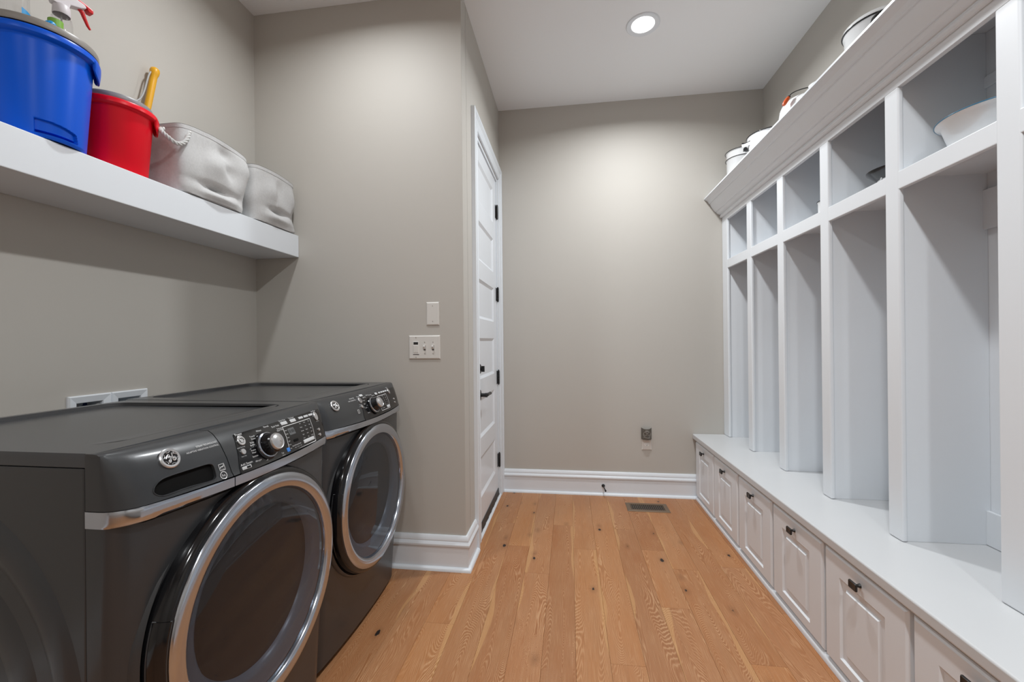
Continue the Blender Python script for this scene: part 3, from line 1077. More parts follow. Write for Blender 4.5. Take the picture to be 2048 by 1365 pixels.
    mb.grid(fg, 28, 10)
    mb.build('control_glass', 'gblack', t)
    L = MB()
    K = MB()
    def txt(s, u, v, size, al='CENTER', tgt=None):
        vs2, fs2 = text_geo(s, size, al)
        (tgt or L).add([S(u + a, v + b * .92, .0020) for a, b in vs2], fs2)
    def rule(pts, w=.0006):
        for (a, b), (c, d) in zip(pts, pts[1:]):
            n_ = 10
            l_ = math.hypot(c - a, d - b)
            nx, ny = -(d - b) / l_ * w, (c - a) / l_ * w
            for k in range(n_):
                t0, t1 = k / n_, (k + 1) / n_
                q = [(a + (c - a) * t0 - nx, b + (d - b) * t0 - ny), (a + (c - a) * t1 - nx, b + (d - b) * t1 - ny),
                     (a + (c - a) * t1 + nx, b + (d - b) * t1 + ny), (a + (c - a) * t0 + nx, b + (d - b) * t0 + ny)]
                L.add([S(u, v, .0019) for u, v in q], [(0, 1, 2, 3)])
    # dial
    du, dv = (.017, .927) if washer else (.013, .930)
    c0 = Vector(S(du, dv, .0))
    nrm = (Vector(S(du, dv, .01)) - c0).normalized()
    dial = MB().lathe([(0, .0005), (.0385, .0005), (.0385, .004), (.035, .006), (.0295, .008), (.0265, .028), (.0225, .031), (0, .031)], c0, axis=nrm, seg=48).build('selector_dial', 'gblack', t)
    MB().lathe([(.0350, .005), (.0340, .0085), (.0315, .0095), (.0305, .0075)], c0, axis=nrm, seg=48).build('dial_ring', 'chrome', dial)
    MB().lathe([(.0225, .029), (.0228, .0345), (.0215, .0372), (.0200, .0362), (.0180, .0362), (.0140, .0388), (.008, .0402), (0, .0406)], c0, axis=nrm, seg=40).build('dial_cap', 'silver', dial)
    # buttons
    def button(u, v, r, nm, mat='silver', ry=None):
        return surfprism(circle(u, v, r, 20, ry), .0035, .001).build(nm, mat, t)
    if washer:
        pb = button(-.055, .955, .0115, 'power_button')
        MB().lathe([(.0052, .0052), (.0060, .0058), (.0068, .0052)], Vector(S(-.055, .955, 0)), axis=nrm, seg=24).build('power_symbol', 'gblack', pb)
        bb = button(-.064, .930, .0065, 'lock_button')
        button(.279, .957, .0095, 'start_button', ry=.0135)
        button(.271, .916, .0045, 'lock_light')
        button(.269, .900, .0045, 'lock_light')
        txt('Power', -.052, .9695, .0085)
        txt('Lock Controls', -.064, .9405, .0042)
        txt('Hold 3 Sec', -.066, .9195, .0036)
        txt('Add Steam', -.066, .9015, .0085)
        for s, u, v, al in (('Normal', .046, .9695, 'CENTER'), ('Quick Wash', .078, .9645, 'CENTER'), ('Delicates', .090, .956, 'CENTER'), ('Hand Wash', .090, .9515, 'CENTER'), ('Whites', .013, .965, 'CENTER'),
                            ('Towels', -.016, .957, 'CENTER'), ('Sheets', -.016, .951, 'CENTER'), ('Bulky', -.026, .9435, 'CENTER'), ('Bedding', -.026, .9375, 'CENTER'), ('Active', -.033, .926, 'CENTER'), ('Wear', -.033, .920, 'CENTER'),
                            ('Sanitize', -.033, .911, 'CENTER'), ('Allergen', -.028, .8985, 'CENTER'), ('Tub', .063, .8935, 'CENTER'), ('Clean', .063, .8885, 'CENTER')):
            txt(s, u, v, .0062)
        keys = [(.104, .131, .9615, .9695), (.147, .173, .9615, .9695)]
        for (a, b, c, d), nm in zip(keys, ('Delay Wash', 'Time Saver')):
            surfprism(rrect(a, b, c, d, .001, 2), .002, .001).build('option_key', 'lightkey', t)
            txt(nm, (a + b) / 2, d + .0035, .0058)
        for u in (.201, .229, .256):
            surfprism(rrect(u - .011, u + .011, .9635, .9690, .001, 2), .002, .001).build('option_key', 'lightkey', t)
        for nm, u in (('Signal', .201), ('Eco', .229), ('My Cycle', .256)):
            txt(nm, u, .9662, .0042, tgt=K)
        txt('Start/Pause', .279, .9735, .0058)
        txt('Hold 3 Sec', .281, .941, .0038)
        surfprism(rrect(-.083, -.055, .889, .897, .001, 2), .002, .001).build('option_key', 'lightkey', t)
        surfprism(rrect(-.070, -.058, .8905, .8955, .0006, 1), .0026, .001).build('key_lamp', 'gblack', t)
        rule([(-.053, .8905), (-.012, .8885), (.004, .893)])
        # display frame with its read-out
        rule([(.094, .889), (.103, .957), (.243, .957), (.234, .8875), (.094, .889)], .0009)
        surfprism(rrect(.119, .147, .9305, .949, .001, 2), .0006, .0014).build('read_out', 'lcd', t)
        txt('8:88', .133, .9397, .0135, tgt=K)
        for i, nm in enumerate(('Heavy', 'Extra', 'Med', 'Light', 'More', 'Less')):
            txt(nm, .109 - i * .0012, .946 - i * .0098, .0046)
        for r_, row in enumerate((('Soil', 'Temp', 'Spin'), ('Heavy', 'Hot', 'Max'), ('Normal', 'Warm', 'High'), ('Light', 'Cold', 'Med'), ('Extra', 'Tap', 'No Spin'))):
            for c_, nm in enumerate(row):
                txt(nm, .183 + c_ * .0235 - r_ * .001, .9515 - r_ * .0105, .0046)
        surfprism(rrect(.170, .230, .8945, .9045, .001, 2), .002, .001).build('option_key', 'lightkey', t)
        txt('Soil | Temp | Spin', .200, .8997, .0068, tgt=K)
        surfprism(rrect(.126, .148, .9090, .9165, .002, 3), .001, .0014).build('cycle_key', 'gap', t)
        txt('My Cycle', .137, .9128, .0056)
        txt('Stain Removal Guide', .133, .9005, .0052)
        txt('Start     Prewash     Soak', .138, .8945, .0034)
        surfprism(rrect(.084, .097, .8905, .9015, .0008, 2), .0008, .0014).build('blue_mark', 'blueprint', t)
        txt('STEAM TECHNOLOGY', -.118, .9675, .0054, 'RIGHT')
        txt('ADAPTIVE VIBRATION CONTROL', -.118, .9605, .0054, 'RIGHT')
        # small certification marks
        rule([(-.1405, .9055), (-.1265, .9055), (-.1265, .9195), (-.1405, .9195), (-.1405, .9055)], .0005)
        rule([(-.139, .911), (-.135, .914), (-.131, .9125), (-.128, .917)], .0009)
        txt('energy', -.1335, .9078, .0036)
        ring = circle(-.1355, .8945, .0080, 28)
        rule(ring + ring[:1], .0008)
        txt('he', -.1355, .8945, .0095)
        LU, LV = -.236, .9605
    else:
        pb = button(-.070, .961, .0105, 'power_button')
        MB().lathe([(.0048, .0050), (.0055, .0056), (.0062, .0050)], Vector(S(-.070, .961, 0)), axis=nrm, seg=24).build('power_symbol', 'gblack', pb)
        button(-.079, .938, .0058, 'lock_button')
        button(.224, .965, .0085, 'start_button', ry=.0125)
        button(.248, .925, .0042, 'lock_light')
        button(.250, .909, .0042, 'lock_light')
        txt('Power', -.066, .9755, .0075)
        txt('Lock Controls', -.079, .947, .004)
        for s, u, v in (('Cottons', .004, .973), ('Mixed Loads', .030, .971), ('Easy Care', .052, .966), ('Quick Dry', -.026, .968), ('Towels', -.044, .957), ('Bulky', -.050, .944), ('Active', -.052, .929), ('Sanitize', -.046, .908), ('Timed Dry', .060, .957)):
            txt(s, u, v, .0062)
        for i in range(4):
            surfprism(rrect(-.064 + 0, -.040, .9655, .9735, .001, 2) if i == 9 else rrect(.114 + i * .024, .132 + i * .024, .9665, .9725, .001, 2), .002, .001).build('option_key', 'lightkey', t)
        surfprism(rrect(-.050, -.026, .9735, .981, .001, 2), .002, .001).build('option_key', 'lightkey', t)
        surfprism(rrect(.078, .098, .9655, .9735, .001, 2), .002, .001).build('option_key', 'lightkey', t)
        txt('Start/Pause', .224, .981, .005)
        rule([(.072, .897), (.080, .958), (.180, .958), (.172, .897), (.072, .897)], .0009)
        surfprism(rrect(.088, .108, .937, .953, .001, 2), .0006, .0014).build('read_out', 'lcd', t)
        txt('888', .098, .945, .0125, tgt=K)
        for r_, row in enumerate((('Dryness', 'Temp'), ('More', 'High'), ('Dry', 'Med'), ('Less', 'Low'), ('Damp', 'Extra'))):
            for c_, nm in enumerate(row):
                txt(nm, .135 + c_ * .026 - r_ * .001, .953 - r_ * .009, .0046)
        surfprism(rrect(.138, .172, .900, .911, .001, 2), .002, .001).build('option_key', 'lightkey', t)
        txt('Level | Temp', .155, .9055, .006, tgt=K)
        txt('My Cycle', .105, .9205, .0056)
        txt('Damp Alert', .098, .9055, .0052)
        txt('SENSOR DRY', -.098, .9745, .0060, 'RIGHT')
        txt('DUAL THERMISTOR', -.098, .9670, .0060, 'RIGHT')
        rule([(-.121, .917), (-.110, .917), (-.110, .930), (-.121, .930), (-.121, .917)], .0007)
        txt('e', -.1155, .9235, .009)
        LU, LV = -.241, .965
    L.build('panel_lettering', 'letter', t, smooth=False, weld=False, label='small white printed words on the control panel')['kind'] = 'stuff'
    K.build('key_lettering', 'gap', t, smooth=False, weld=False)['kind'] = 'stuff'
    # round script badge
    bc = Vector(S(LU, LV, 0))
    bn = (Vector(S(LU, LV, .01)) - bc).normalized()
    badge = MB().lathe([(0, .0), (.0215, .0), (.0215, .003), (.0195, .0048), (.0165, .0046), (.0160, .0040), (0, .0040)], bc, axis=bn, seg=40).build('badge', 'silver', t, label='round silver script monogram badge')
    MB().lathe([(0, .0042), (.0152, .0043), (.0154, .0038)], bc, axis=bn, seg=40).build('badge_field', 'gblack', badge)
    ubas = Vector((0, 1, 0))
    ubas = (ubas - bn * ubas.dot(bn)).normalized()
    vbas = bn.cross(ubas) * (1 if bn.cross(ubas).z > 0 else -1)
    def bp(a, b):
        return bc + bn * .0047 + ubas * (a * .0145) + vbas * (b * .0145)
    mono = MB()
    strokes = [
        bez((-.72, .02, 0), (-.5, .25, 0), (-.2, .75, 0), (-.12, .45, 0)) + bez((-.12, .45, 0), (-.05, .1, 0), (-.6, .1, 0), (-.35, .42, 0))[1:],
        bez((-.50, .12, 0), (-.15, -.02, 0), (.02, .1, 0), (.0, .25, 0)) + bez((.0, .25, 0), (.0, -.3, 0), (-.25, -.85, 0), (-.40, -.62, 0))[1:] + bez((-.40, -.62, 0), (-.45, -.3, 0), (-.1, -.1, 0), (.12, .05, 0))[1:],
        bez((.66, .62, 0), (.62, .45, 0), (.5, .5, 0), (.56, .65, 0)),
        bez((.36, .70, 0), (.28, .3, 0), (.2, -.2, 0), (.26, -.42, 0)) + bez((.26, -.42, 0), (.42, -.60, 0), (.72, -.35, 0), (.66, -.05, 0))[1:] + bez((.66, -.05, 0), (.55, .15, 0), (.35, .0, 0), (.42, -.18, 0))[1:] + bez((.42, -.18, 0), (.48, -.3, 0), (.58, -.2, 0), (.56, -.1, 0))[1:],
        bez((-.12, .12, 0), (.05, .16, 0), (.2, .12, 0), (.30, .05, 0)),
    ]
    for st_ in strokes:
        mono.tube([bp(p.x, p.y) for p in st_], .0011, 6)
    for a in (20, 80, 140, 200, 260, 320):
        c_ = math.radians(a)
        mono.tube([bp(math.cos(c_ + k * .12) * (.98 - .16 * math.sin(k / 5 * math.pi)), math.sin(c_ + k * .12) * (.98 - .16 * math.sin(k / 5 * math.pi))) for k in range(6)], .0007, 5)
    mono.build('monogram', 'silver', badge)
    return t

machine('washing_machine', 1.018, 0., 'dark grey front loading washing machine with a drawer, nearest the camera', 'washing machine', True)
machine('clothes_dryer', 1.709, -.030, 'dark grey front loading dryer next to the alcove wall', 'dryer', False)

# ---------------------------------------------------------------- laundry outlet box in the left wall
ob = empty('laundry_outlet_box', (XL, 1.39, .91), 'white double recessed laundry valve box in the wall behind the machines', 'outlet box')
mx_ = lambda a, b, h: (XL + h, a, b)
ymid = (BOXY[0] + BOXY[1]) / 2
FRM = [(0, 0), (0, .006), (-.004, .012), (-.026, .007), (-.028, .003), (-.028, -.10)]
for (a, b) in ((BOXY[0], ymid), (ymid, BOXY[1])):
    MB().sweep([(a, BOXY[2]), (b, BOXY[2]), (b, BOXY[3]), (a, BOXY[3])], [(d, h) for d, h in FRM], mx_, closed=True).build('box_frame', 'trim', ob, smooth=False)
MB().box(XL - .1005, XL - .098, BOXY[0] + .014, BOXY[1] - .014, BOXY[2] + .014, BOXY[3] - .014).build('box_back', 'plate', ob)
vl = MB().lathe([(0, 0), (.010, 0), (.010, .02), (.006, .022), (.006, .05), (0, .05)], (XL - .055, 1.352, .955), seg=16)
vl.box(XL - .06, XL - .05, 1.330, 1.374, .992, 1.002)
vl.build('valve', 'valve', ob, label='blue valve handle')
MB().lathe([(0, 0), (.008, 0), (.008, .09), (0, .09)], (XL - .055, 1.352, .86), seg=14).build('valve_pipe', 'brass', ob)
MB().tube(bez((XL - .05, 1.352, .95), (XL + .0, 1.352, 1.0), (XL + .02, 1.37, .98), (XL + .03, 1.38, .86), 14), .008, 8).build('supply_hose', 'cord', ob)

# ---------------------------------------------------------------- wall plates
def plate(mb, m, w, h, t=.006):
    loops(mb, m, (-w / 2, w / 2, -h / 2, h / 2), [(0, 0), (.001, -.003), (.006, -t), (.007, -t)])
    return mb
mA = lambda cx, cz: (lambda u, v, d: (cx + u, YA + d - .0005, cz + v))
bp_ = empty('blank_wall_plate', (-.716, YA, 1.35), 'blank ivory wall plate above the light switches on the alcove wall', 'wall plate')
m_ = mA(-.716, 1.350)
plate(MB(), m_, .071, .124).build('cover_plate', 'plate', bp_, smooth=False)
for dz in (-.041, .041):
    MB().lathe([(0, .0068), (.0028, .0066), (.0032, .0055)], (-.716, YA - .0005, 1.350 + dz), axis=(0, -1, 0), seg=12).build('screw', 'brass', bp_)
sp_l = empty('switch_plate', (-.763, YA, 1.17), 'three gang ivory switch plate with timer and two toggles', 'light switch')
cx, cz = -.763, 1.172
m_ = mA(cx, cz)
plate(MB(), m_, .174, .127, .0065).build('cover_plate', 'plate', sp_l, smooth=False)
tm = MB()
loops(tm, mA(cx - .046, cz - .002), (-.016, .016, -.034, .034), [(0, -.006), (0, -.0085), (.001, -.009), (.0015, -.009)])
tmo = tm.build('timer_face', 'plateW', sp_l, smooth=False)
MB().prism([(-.0125, .017), (.0125, .017), (.0125, .030), (-.0125, .030)], mA(cx - .046, cz - .002), -.009, -.0096).build('timer_screen', 'dark', tmo)
loops(MB(), mA(cx - .046, cz - .002), (-.0135, .0135, -.026, .012), [(0, -.009), (0, -.0105), (.001, -.011), (.0015, -.011)]).build('timer_button', 'plate', tmo, smooth=False)
MB().prism([(-.016, -.037), (.017, -.037), (.017, -.0335), (-.016, -.0335)], mA(cx - .046, cz - .002), -.006, -.0075).build('timer_slot', 'dark', tmo)
for dx in (.002, .048):
    tg = MB().prism([(-.0055, -.013), (.0055, -.013), (.0055, .013), (-.0055, .013)], mA(cx + dx, cz - .003), -.0064, -.0072).build('toggle_slot', 'dark', sp_l)
    tb = MB()
    tb.add([(cx + dx - .0045, YA - .006, cz - .012), (cx + dx + .0045, YA - .006, cz - .012), (cx + dx + .0045, YA - .006, cz + .009), (cx + dx - .0045, YA - .006, cz + .009),
            (cx + dx - .0035, YA - .021, cz + .003), (cx + dx + .0035, YA - .021, cz + .003), (cx + dx + .0035, YA - .019, cz + .013), (cx + dx - .0035, YA - .019, cz + .013)],
           [(0, 1, 2, 3), (4, 5, 6, 7), (0, 1, 5, 4), (1, 2, 6, 5), (2, 3, 7, 6), (3, 0, 4, 7)])
    tb.build('toggle', 'plateW', sp_l, bevel=.0012)
    for dz in (-.030, .030):
        MB().lathe([(0, .0078), (.0028, .0076), (.0032, .0062)], (cx + dx, YA - .0005, cz + dz - .003), axis=(0, -1, 0), seg=12).build('screw', 'brass', sp_l)
for dz in (-.052, .052):
    MB().lathe([(0, .0078), (.0026, .0076), (.003, .0062)], (cx - .046, YA - .0005, cz + dz), axis=(0, -1, 0), seg=12).build('screw', 'brass', sp_l)

# duplex outlet with a plug-in night light
mF = lambda cx, cz: (lambda u, v, d: (cx + u, YF + d - .0005, cz + v))
oc = empty('wall_outlet', (.579, YF, .418), 'ivory wall outlet low on the far wall', 'outlet')
plate(MB(), mF(.579, .418), .076, .126).build('cover_plate', 'plate', oc, smooth=False)
for dz in (-.0205, .0205):
    rc = MB()
    ol = [(.0172 * math.cos(a), max(-.0118, min(.0118, .0172 * math.sin(a)))) for a in [k * 2 * math.pi / 28 for k in range(28)]]
    rc.prism(ol, mF(.579, .418 + dz), -.0055, -.0078)
    r_ = rc.build('receptacle', 'plateW', oc)
    for u in (-.0065, .0065):
        MB().prism([(u - .0011, .000), (u + .0011, .000), (u + .0011, .0075), (u - .0011, .0075)], mF(.579, .418 + dz), -.0077, -.0081).build('slot', 'dark', r_)
    MB().prism(circle(0, -.006, .0026, 10), mF(.579, .418 + dz), -.0077, -.0081).build('ground_hole', 'dark', r_)
nl = empty('night_light', (.575, YF - .03, .475), 'plug-in night light with a smoked curved shade on the wall outlet', 'night light')
MB().box(.556, .597, YF - .034, YF - .009, .432, .462).build('plug_body', 'plate', nl, bevel=.004)
def fsh(u, v):
    a = math.radians(-64 + 128 * u)
    dip = .010 * (1 - (2 * u - 1) ** 2)
    return (.575 + .0425 * math.sin(a), YF - .014 - .044 * math.cos(a) + .018, (.443 - dip * .5) + (.530 - dip - .443 + dip * .5) * v)
sm = MB().grid(fsh, 24, 8)
def fsh2(u, v):
    p = fsh(u, v)
    return (.575 + (p[0] - .575) * .95, p[1] + .0025, p[2])
sm.grid(fsh2, 24, 8)
for vv in (0, 1):
    sm.grid(lambda u, v: tuple(a + (b - a) * v for a, b in zip(fsh(u, vv), fsh2(u, vv))), 24, 1)
shd = sm.build('lamp_shade', 'shade', nl, angle=50)
rl = MB()
def onsh(u, v):
    p = Vector(fsh(u, v))
    return p + Vector((0, -.0012, 0))
for cu, cv, ra, rb in ((.36, .56, .11, .17), (.68, .56, .12, .17), (.52, .5, .31, .30), (.52, .72, .09, .07)):
    rl.tube([onsh(cu + ra * math.cos(k * .262), cv + rb * math.sin(k * .262)) for k in range(24)], .0014, 5, closed=True)
rl.tube([onsh(.2 + .6 * k / 12, .20 + .05 * math.sin(k * .5)) for k in range(13)], .0014, 5)
rl.tube([onsh(.38, .84), onsh(.5, .86), onsh(.62, .84)], .0022, 5)
rl.build('shade_relief', 'shadelite', shd)

# ---------------------------------------------------------------- door stop, floor register
ds = empty('door_stop', (.248, YF - .014, .068), 'small black door stop on the far baseboard', 'door stop')
MB().lathe([(0, 0), (.0125, 0), (.0125, .004), (.008, .007), (0, .008)], (.248, YF - .014, .074), axis=(0, -1, 0), seg=18).build('base', 'black', ds)
dirv = Vector((.012, -.070, -.016)).normalized()
MB().lathe([(0, 0), (.0042, 0), (.0042, .058), (.0068, .060), (.0075, .068), (.0060, .074), (0, .075)], (.248, YF - .020, .074), axis=dirv, seg=14).build('rod', 'black', ds)

fr = empty('floor_register', (.539, 3.118, 0), 'bronze slotted floor vent by the far wall', 'floor vent')
x0, x1, y0, y1 = .393, .684, 3.040, 3.196
mz = lambda u, v, d: (u, v, -d)
faceplate_ = MB()
OP = (x0 + .030, x1 - .030, y0 + .030, y1 - .030)
faceplate(faceplate_, lambda u, v, d: (u, v, .005 - d), x0 + .006, x1 - .006, y0 + .006, y1 - .006, [OP])
loops(faceplate_, lambda u, v, d: (u, v, .005 - d), (x0, x1, y0, y1), [(.006, 0), (.0, .0035), (0, .0045)], cap=False)
loops(faceplate_, lambda u, v, d: (u, v, .005 - d), OP, [(0, 0), (.001, .004)], cap=False)
faceplate_.build('register_frame', 'register', fr, smooth=False)
MB().box(OP[0], OP[1], OP[2], OP[3], .0004, .0009).build('duct_shadow', 'dark', fr)
ns = 17
for k in range(ns):
    xx = OP[0] + (k + .5) * (OP[1] - OP[0]) / ns
    MB().add([(xx - .0028, OP[2], .0042), (xx + .0012, OP[2], .0012), (xx + .0030, OP[2], .0015), (xx - .0008, OP[2], .0046),
              (xx - .0028, OP[3], .0042), (xx + .0012, OP[3], .0012), (xx + .0030, OP[3], .0015), (xx - .0008, OP[3], .0046)],
             [(0, 3, 2, 1), (4, 5, 6, 7), (0, 1, 5, 4), (1, 2, 6, 5), (2, 3, 7, 6), (3, 0, 4, 7)]).build('slat', 'register', fr, smooth=False)

# ---------------------------------------------------------------- buckets on the shelf
ZS = 1.7965
def bucket(name, label, c, rb, rt, rr_, h, lr, mat, lidmat, lidh, grip=None):
    x, y = c
    t = empty(name, (x, y, ZS), label, 'bucket')
    pr = [(0, .012), (rb * .86, .012), (rb * .90, .0005), (rb * .955, .0005), (rb, .008), (rt, h - .030), (rt + .002, h - .024), (rr_ - .003, h - .020), (rr_, h - .017),
          (rr_ + .0005, h - .006), (rr_ - .0015, h - .001), (rr_ - .005, h), (rt - .003, h - .004), (rb * .93, .02), (0, .02)]
    # bail ear under the rim
    ear = MB()
    def fe(u, v):
        a = math.radians(26 + 50 * u)
        k = math.sin(math.pi * u) ** .35
        z = h - .012 - (.044 * k) * v
        return (x + (rr_ + .0018 - .004 * v * v) * math.cos(a), y + (rr_ + .0018 - .004 * v * v) * math.sin(a), ZS + z)
    def fe2(u, v):
        p = fe(u, v)
        return (x + (p[0] - x) * .968, y + (p[1] - y) * .968, p[2])
    ear.grid(fe, 24, 8)
    ear.grid(fe2, 24, 8)
    ear.grid(lambda u, v: tuple(p + (q - p) * v for p, q in zip(fe(u, 1), fe2(u, 1))), 24, 1)
    ear.build('bail_ear', mat, t, angle=60)
    if grip is None:
        MB().lathe(pr, (x, y, ZS), seg=72).build('pail', mat, t, angle=35)
    else:
        a0, a1, zg = grip
        wall = pr[:5] + [(rb + (rt - rb) * k / 130, .008 + (h - .038) * k / 130) for k in range(1, 130)] + pr[5:]
        ns_ = 300
        pm = MB()
        V = []
        for r, z in wall:
            for k in range(ns_):
                a = 2 * math.pi * k / ns_ - math.pi
                rr = r
                d = (a - a0) / (a1 - a0)
                if 0 < d < 1 and .010 < z < .12 and r > rb * .97:
                    lim = zg * (1 - .30 * d ** 2.2) if d < .93 else zg * (1 - .30 * .85 - (d - .93) * 6)
                    t_ = max(0., min(1., (lim - z) / .004)) * max(0., min(1., d / .02)) * max(0., min(1., (1 - d) / .02))
                    rr = r - .022 * t_
                V.append((x + rr * math.cos(a), y + rr * math.sin(a), ZS + z))
        fs = [(j * ns_ + k, j * ns_ + (k + 1) % ns_, (j + 1) * ns_ + (k + 1) % ns_, (j + 1) * ns_ + k) for j in range(len(wall) - 1) for k in range(ns_)]
        pm.add(V, fs)
        pm.build('pail', mat, t, angle=35)
    MB().lathe([(lr - .004, h - .003), (lr - .004, h + .005)], (x, y, ZS), seg=64).build('lid_gap_shade', 'gap', t)  # near-black band painted in as the shade of the gap under the lid
    z1 = h + .004
    lid = MB().lathe([(lr - .008, z1), (lr - .001, z1), (lr, z1 + lidh * .15), (lr, z1 + lidh * .75), (lr - .002, z1 + lidh), (lr - .009, z1 + lidh), (lr - .013, z1 + lidh * .6), (lr * .5, z1 + lidh * .55), (0, z1 + lidh * .55), (0, z1 + lidh * .3), (lr - .012, z1 + lidh * .3), (lr - .008, z1)], (x, y, ZS), seg=72).build('lid', lidmat, t, angle=40)
    return t, lid, ZS + z1 + lidh * .55
BC = (-1.565, 1.066)
blue, blid, BZ = bucket('blue_bucket', 'bright blue round plastic bucket with a grey lid on the wall shelf', BC, .097, .114, .130, .296, .128, 'blue', 'lid', .020, (math.radians(-42), math.radians(16), .050))
MB().box(BC[0] + .012, BC[0] + .040, BC[1] + .098, BC[1] + .112, BZ + .002, BZ + .016).build('lid_latch', 'black', blid, bevel=.003, label='black latch')
RC = (-1.585, 1.298)
red, rlid, RZ = bucket('red_bucket', 'bright red round plastic bucket with a grey lid beside the blue one', RC, .084, .099, .115, .236, .100, 'red', 'lid2', .018)
# bottles standing on the lid of the blue bucket
cb = empty('clear_bottle', (-1.645, 1.060, BZ), 'clear plastic bottle standing on the blue bucket lid', 'bottle')
MB().lathe([(0, .001), (.030, .001), (.034, .006), (.034, .098), (.031, .108), (.0305, .17), (.026, .185), (.014, .20), (.0125, .225), (0, .225)], (-1.645, 1.060, BZ), seg=36).build('bottle_wall', 'clear', cb)
def lab(u, v):
    a = math.radians(-10 + 62 * u)
    return (-1.645 + .0346 * math.cos(a), 1.060 + .0346 * math.sin(a), BZ + .082 + .022 * v * (1.15 - .55 * u))
MB().grid(lab, 12, 2).build('label', 'cyan', cb)
sb = empty('spray_bottle', (-1.600, 1.142, BZ), 'small clear spray bottle with a red and white trigger head on the blue bucket lid', 'spray bottle')
sx, sy = -1.598, 1.145
MB().lathe([(0, .001), (.024, .001), (.026, .005), (.026, .125), (.024, .137), (.0185, .145), (.0175, .162)], (sx, sy, BZ), seg=32).build('bottle_wall', 'clear', sb)
MB().lathe([(.0205, .148), (.0215, .150), (.0205, .174), (.0185, .179), (.014, .181)], (sx, sy, BZ), seg=40).build('screw_collar', 'sprayw', sb)
MB().lathe([(0, .0), (.0022, .0), (.0022, .170), (0, .170)], (sx, sy, BZ + .003), seg=8).build('dip_tube', 'cord', sb)
hd = MB()
dv_ = Vector((.25, .97, 0)).normalized()
up_ = Vector((0, 0, 1))
pv = dv_.cross(up_)
def hp(a, b, w):
    return Vector((sx, sy, BZ + .176)) + dv_ * (a * 1.2 - .004) + up_ * (b * 1.12) + pv * w * 1.1
def slab(mb, outl, w, w2=None):
    n = len(outl)
    mb.add([hp(a, b, -w) for a, b in outl] + [hp(a, b, w) for a, b in outl], [tuple(range(n)), tuple(reversed(range(n, 2 * n)))] + [(i, (i + 1) % n, n + (i + 1) % n, n + i) for i in range(n)])
slab(hd, [(-.016, -.001), (.016, -.001), (.018, .012), (.040, .020), (.052, .028), (.048, .036), (.0, .048), (-.036, .046), (-.050, .040), (-.046, .030), (-.024, .020)], .0125)
hd.build('sprayer_body', 'sprayw', sb, bevel=.004)
hc = MB()
slab(hc, [(-.050, .0445), (-.036, .0505), (.0, .0525), (.050, .0405), (.066, .033), (.066, .022), (.056, .022), (.052, .031), (.0, .046), (-.036, .043)], .0115)
hc.build('sprayer_cover', 'redtrig', sb, bevel=.003)
MB().tube([hp(.036, .026, 0), hp(.045, .016, 0), hp(.050, .002, 0), hp(.057, -.016, 0), hp(.062, -.024, 0)], [.006, .0062, .0052, .0042, .003], 10).build('trigger', 'redtrig', sb)
gb = empty('small_bottle', (-1.550, 1.095, BZ), 'small bottle with a green label behind the spray bottle', 'bottle')
MB().lathe([(0, .001), (.016, .001), (.017, .004), (.017, .078), (.012, .088), (.008, .092), (.008, .105), (0, .105)], (-1.550, 1.095, BZ), seg=24).build('bottle_wall', 'clear', gb)
MB().lathe([(.0173, .066), (.0174, .088)], (-1.550, 1.095, BZ), seg=24).build('label', 'green', gb)
qb = empty('squeeze_bottle', (-1.512, 1.050, BZ), 'small squeeze bottle with a ribbed blue cap between the clear bottle and the spray bottle', 'bottle')
MB().lathe([(0, .001), (.0145, .001), (.016, .004), (.016, .018), (.011, .026), (.0095, .030), (0, .030)], (-1.512, 1.050, BZ), seg=24).build('bottle_wall', 'clear', qb)
axv = Vector((.05, .35, .93)).normalized()
qc = Vector((-1.512, 1.050, BZ + .026))
cap = MB().lathe([(0, 0), (.011, 0), (.012, .003), (.0115, .020), (.0085, .026), (.004, .028), (0, .028)], qc, axis=axv, seg=28).build('bottle_cap', 'cyan', qb)
uu = axv.cross(Vector((0, 0, 1))).normalized()
ww = axv.cross(uu)
cr = MB()
for k in range(14):
    a = k * 2 * math.pi / 14
    p = qc + (uu * math.cos(a) + ww * math.sin(a)) * .0120
    cr.tube([p + axv * .003, p + axv * .019], .0012, 5)
cr.build('cap_ribs', 'cyan', cap)['kind'] = 'stuff'

# yellow wand behind the red bucket
wp0, wp1 = Vector((-1.727, 1.462, ZS + .001)), Vector((-1.715, 1.560, 2.360))
wd = empty('yellow_wand', wp0, 'yellow cleaning wand handle leaning behind the red bucket', 'wand')
dvw = (wp1 - wp0).normalized()
ln = (wp1 - wp0).length
MB().lathe([(0, 0), (.009, .0), (.0095, .02), (.0115, ln * .55), (.0128, ln - .06), (.0128, ln - .034), (.0155, ln - .026), (.0175, ln - .012), (.0155, ln - .002), (.010, ln + .003), (0, ln + .0045)], wp0, axis=dvw, seg=24).build('handle', 'yellow', wd, angle=60)
q = wp0 + dvw * (ln - .02)
side = Vector((0, -1, 0))
MB().tube(bez(q + side * .012, q + side * .035 + Vector((0, 0, -.02)), q - dvw * .14 + side * .010, q - dvw * .16 + side * .05, 20) + bez(q - dvw * .16 + side * .05, q - dvw * .2 + side * .07, q - dvw * .25 + side * .045, q - dvw * .3 + side * .03, 14)[1:], .0032, 7).build('hang_cord', 'cord', wd)

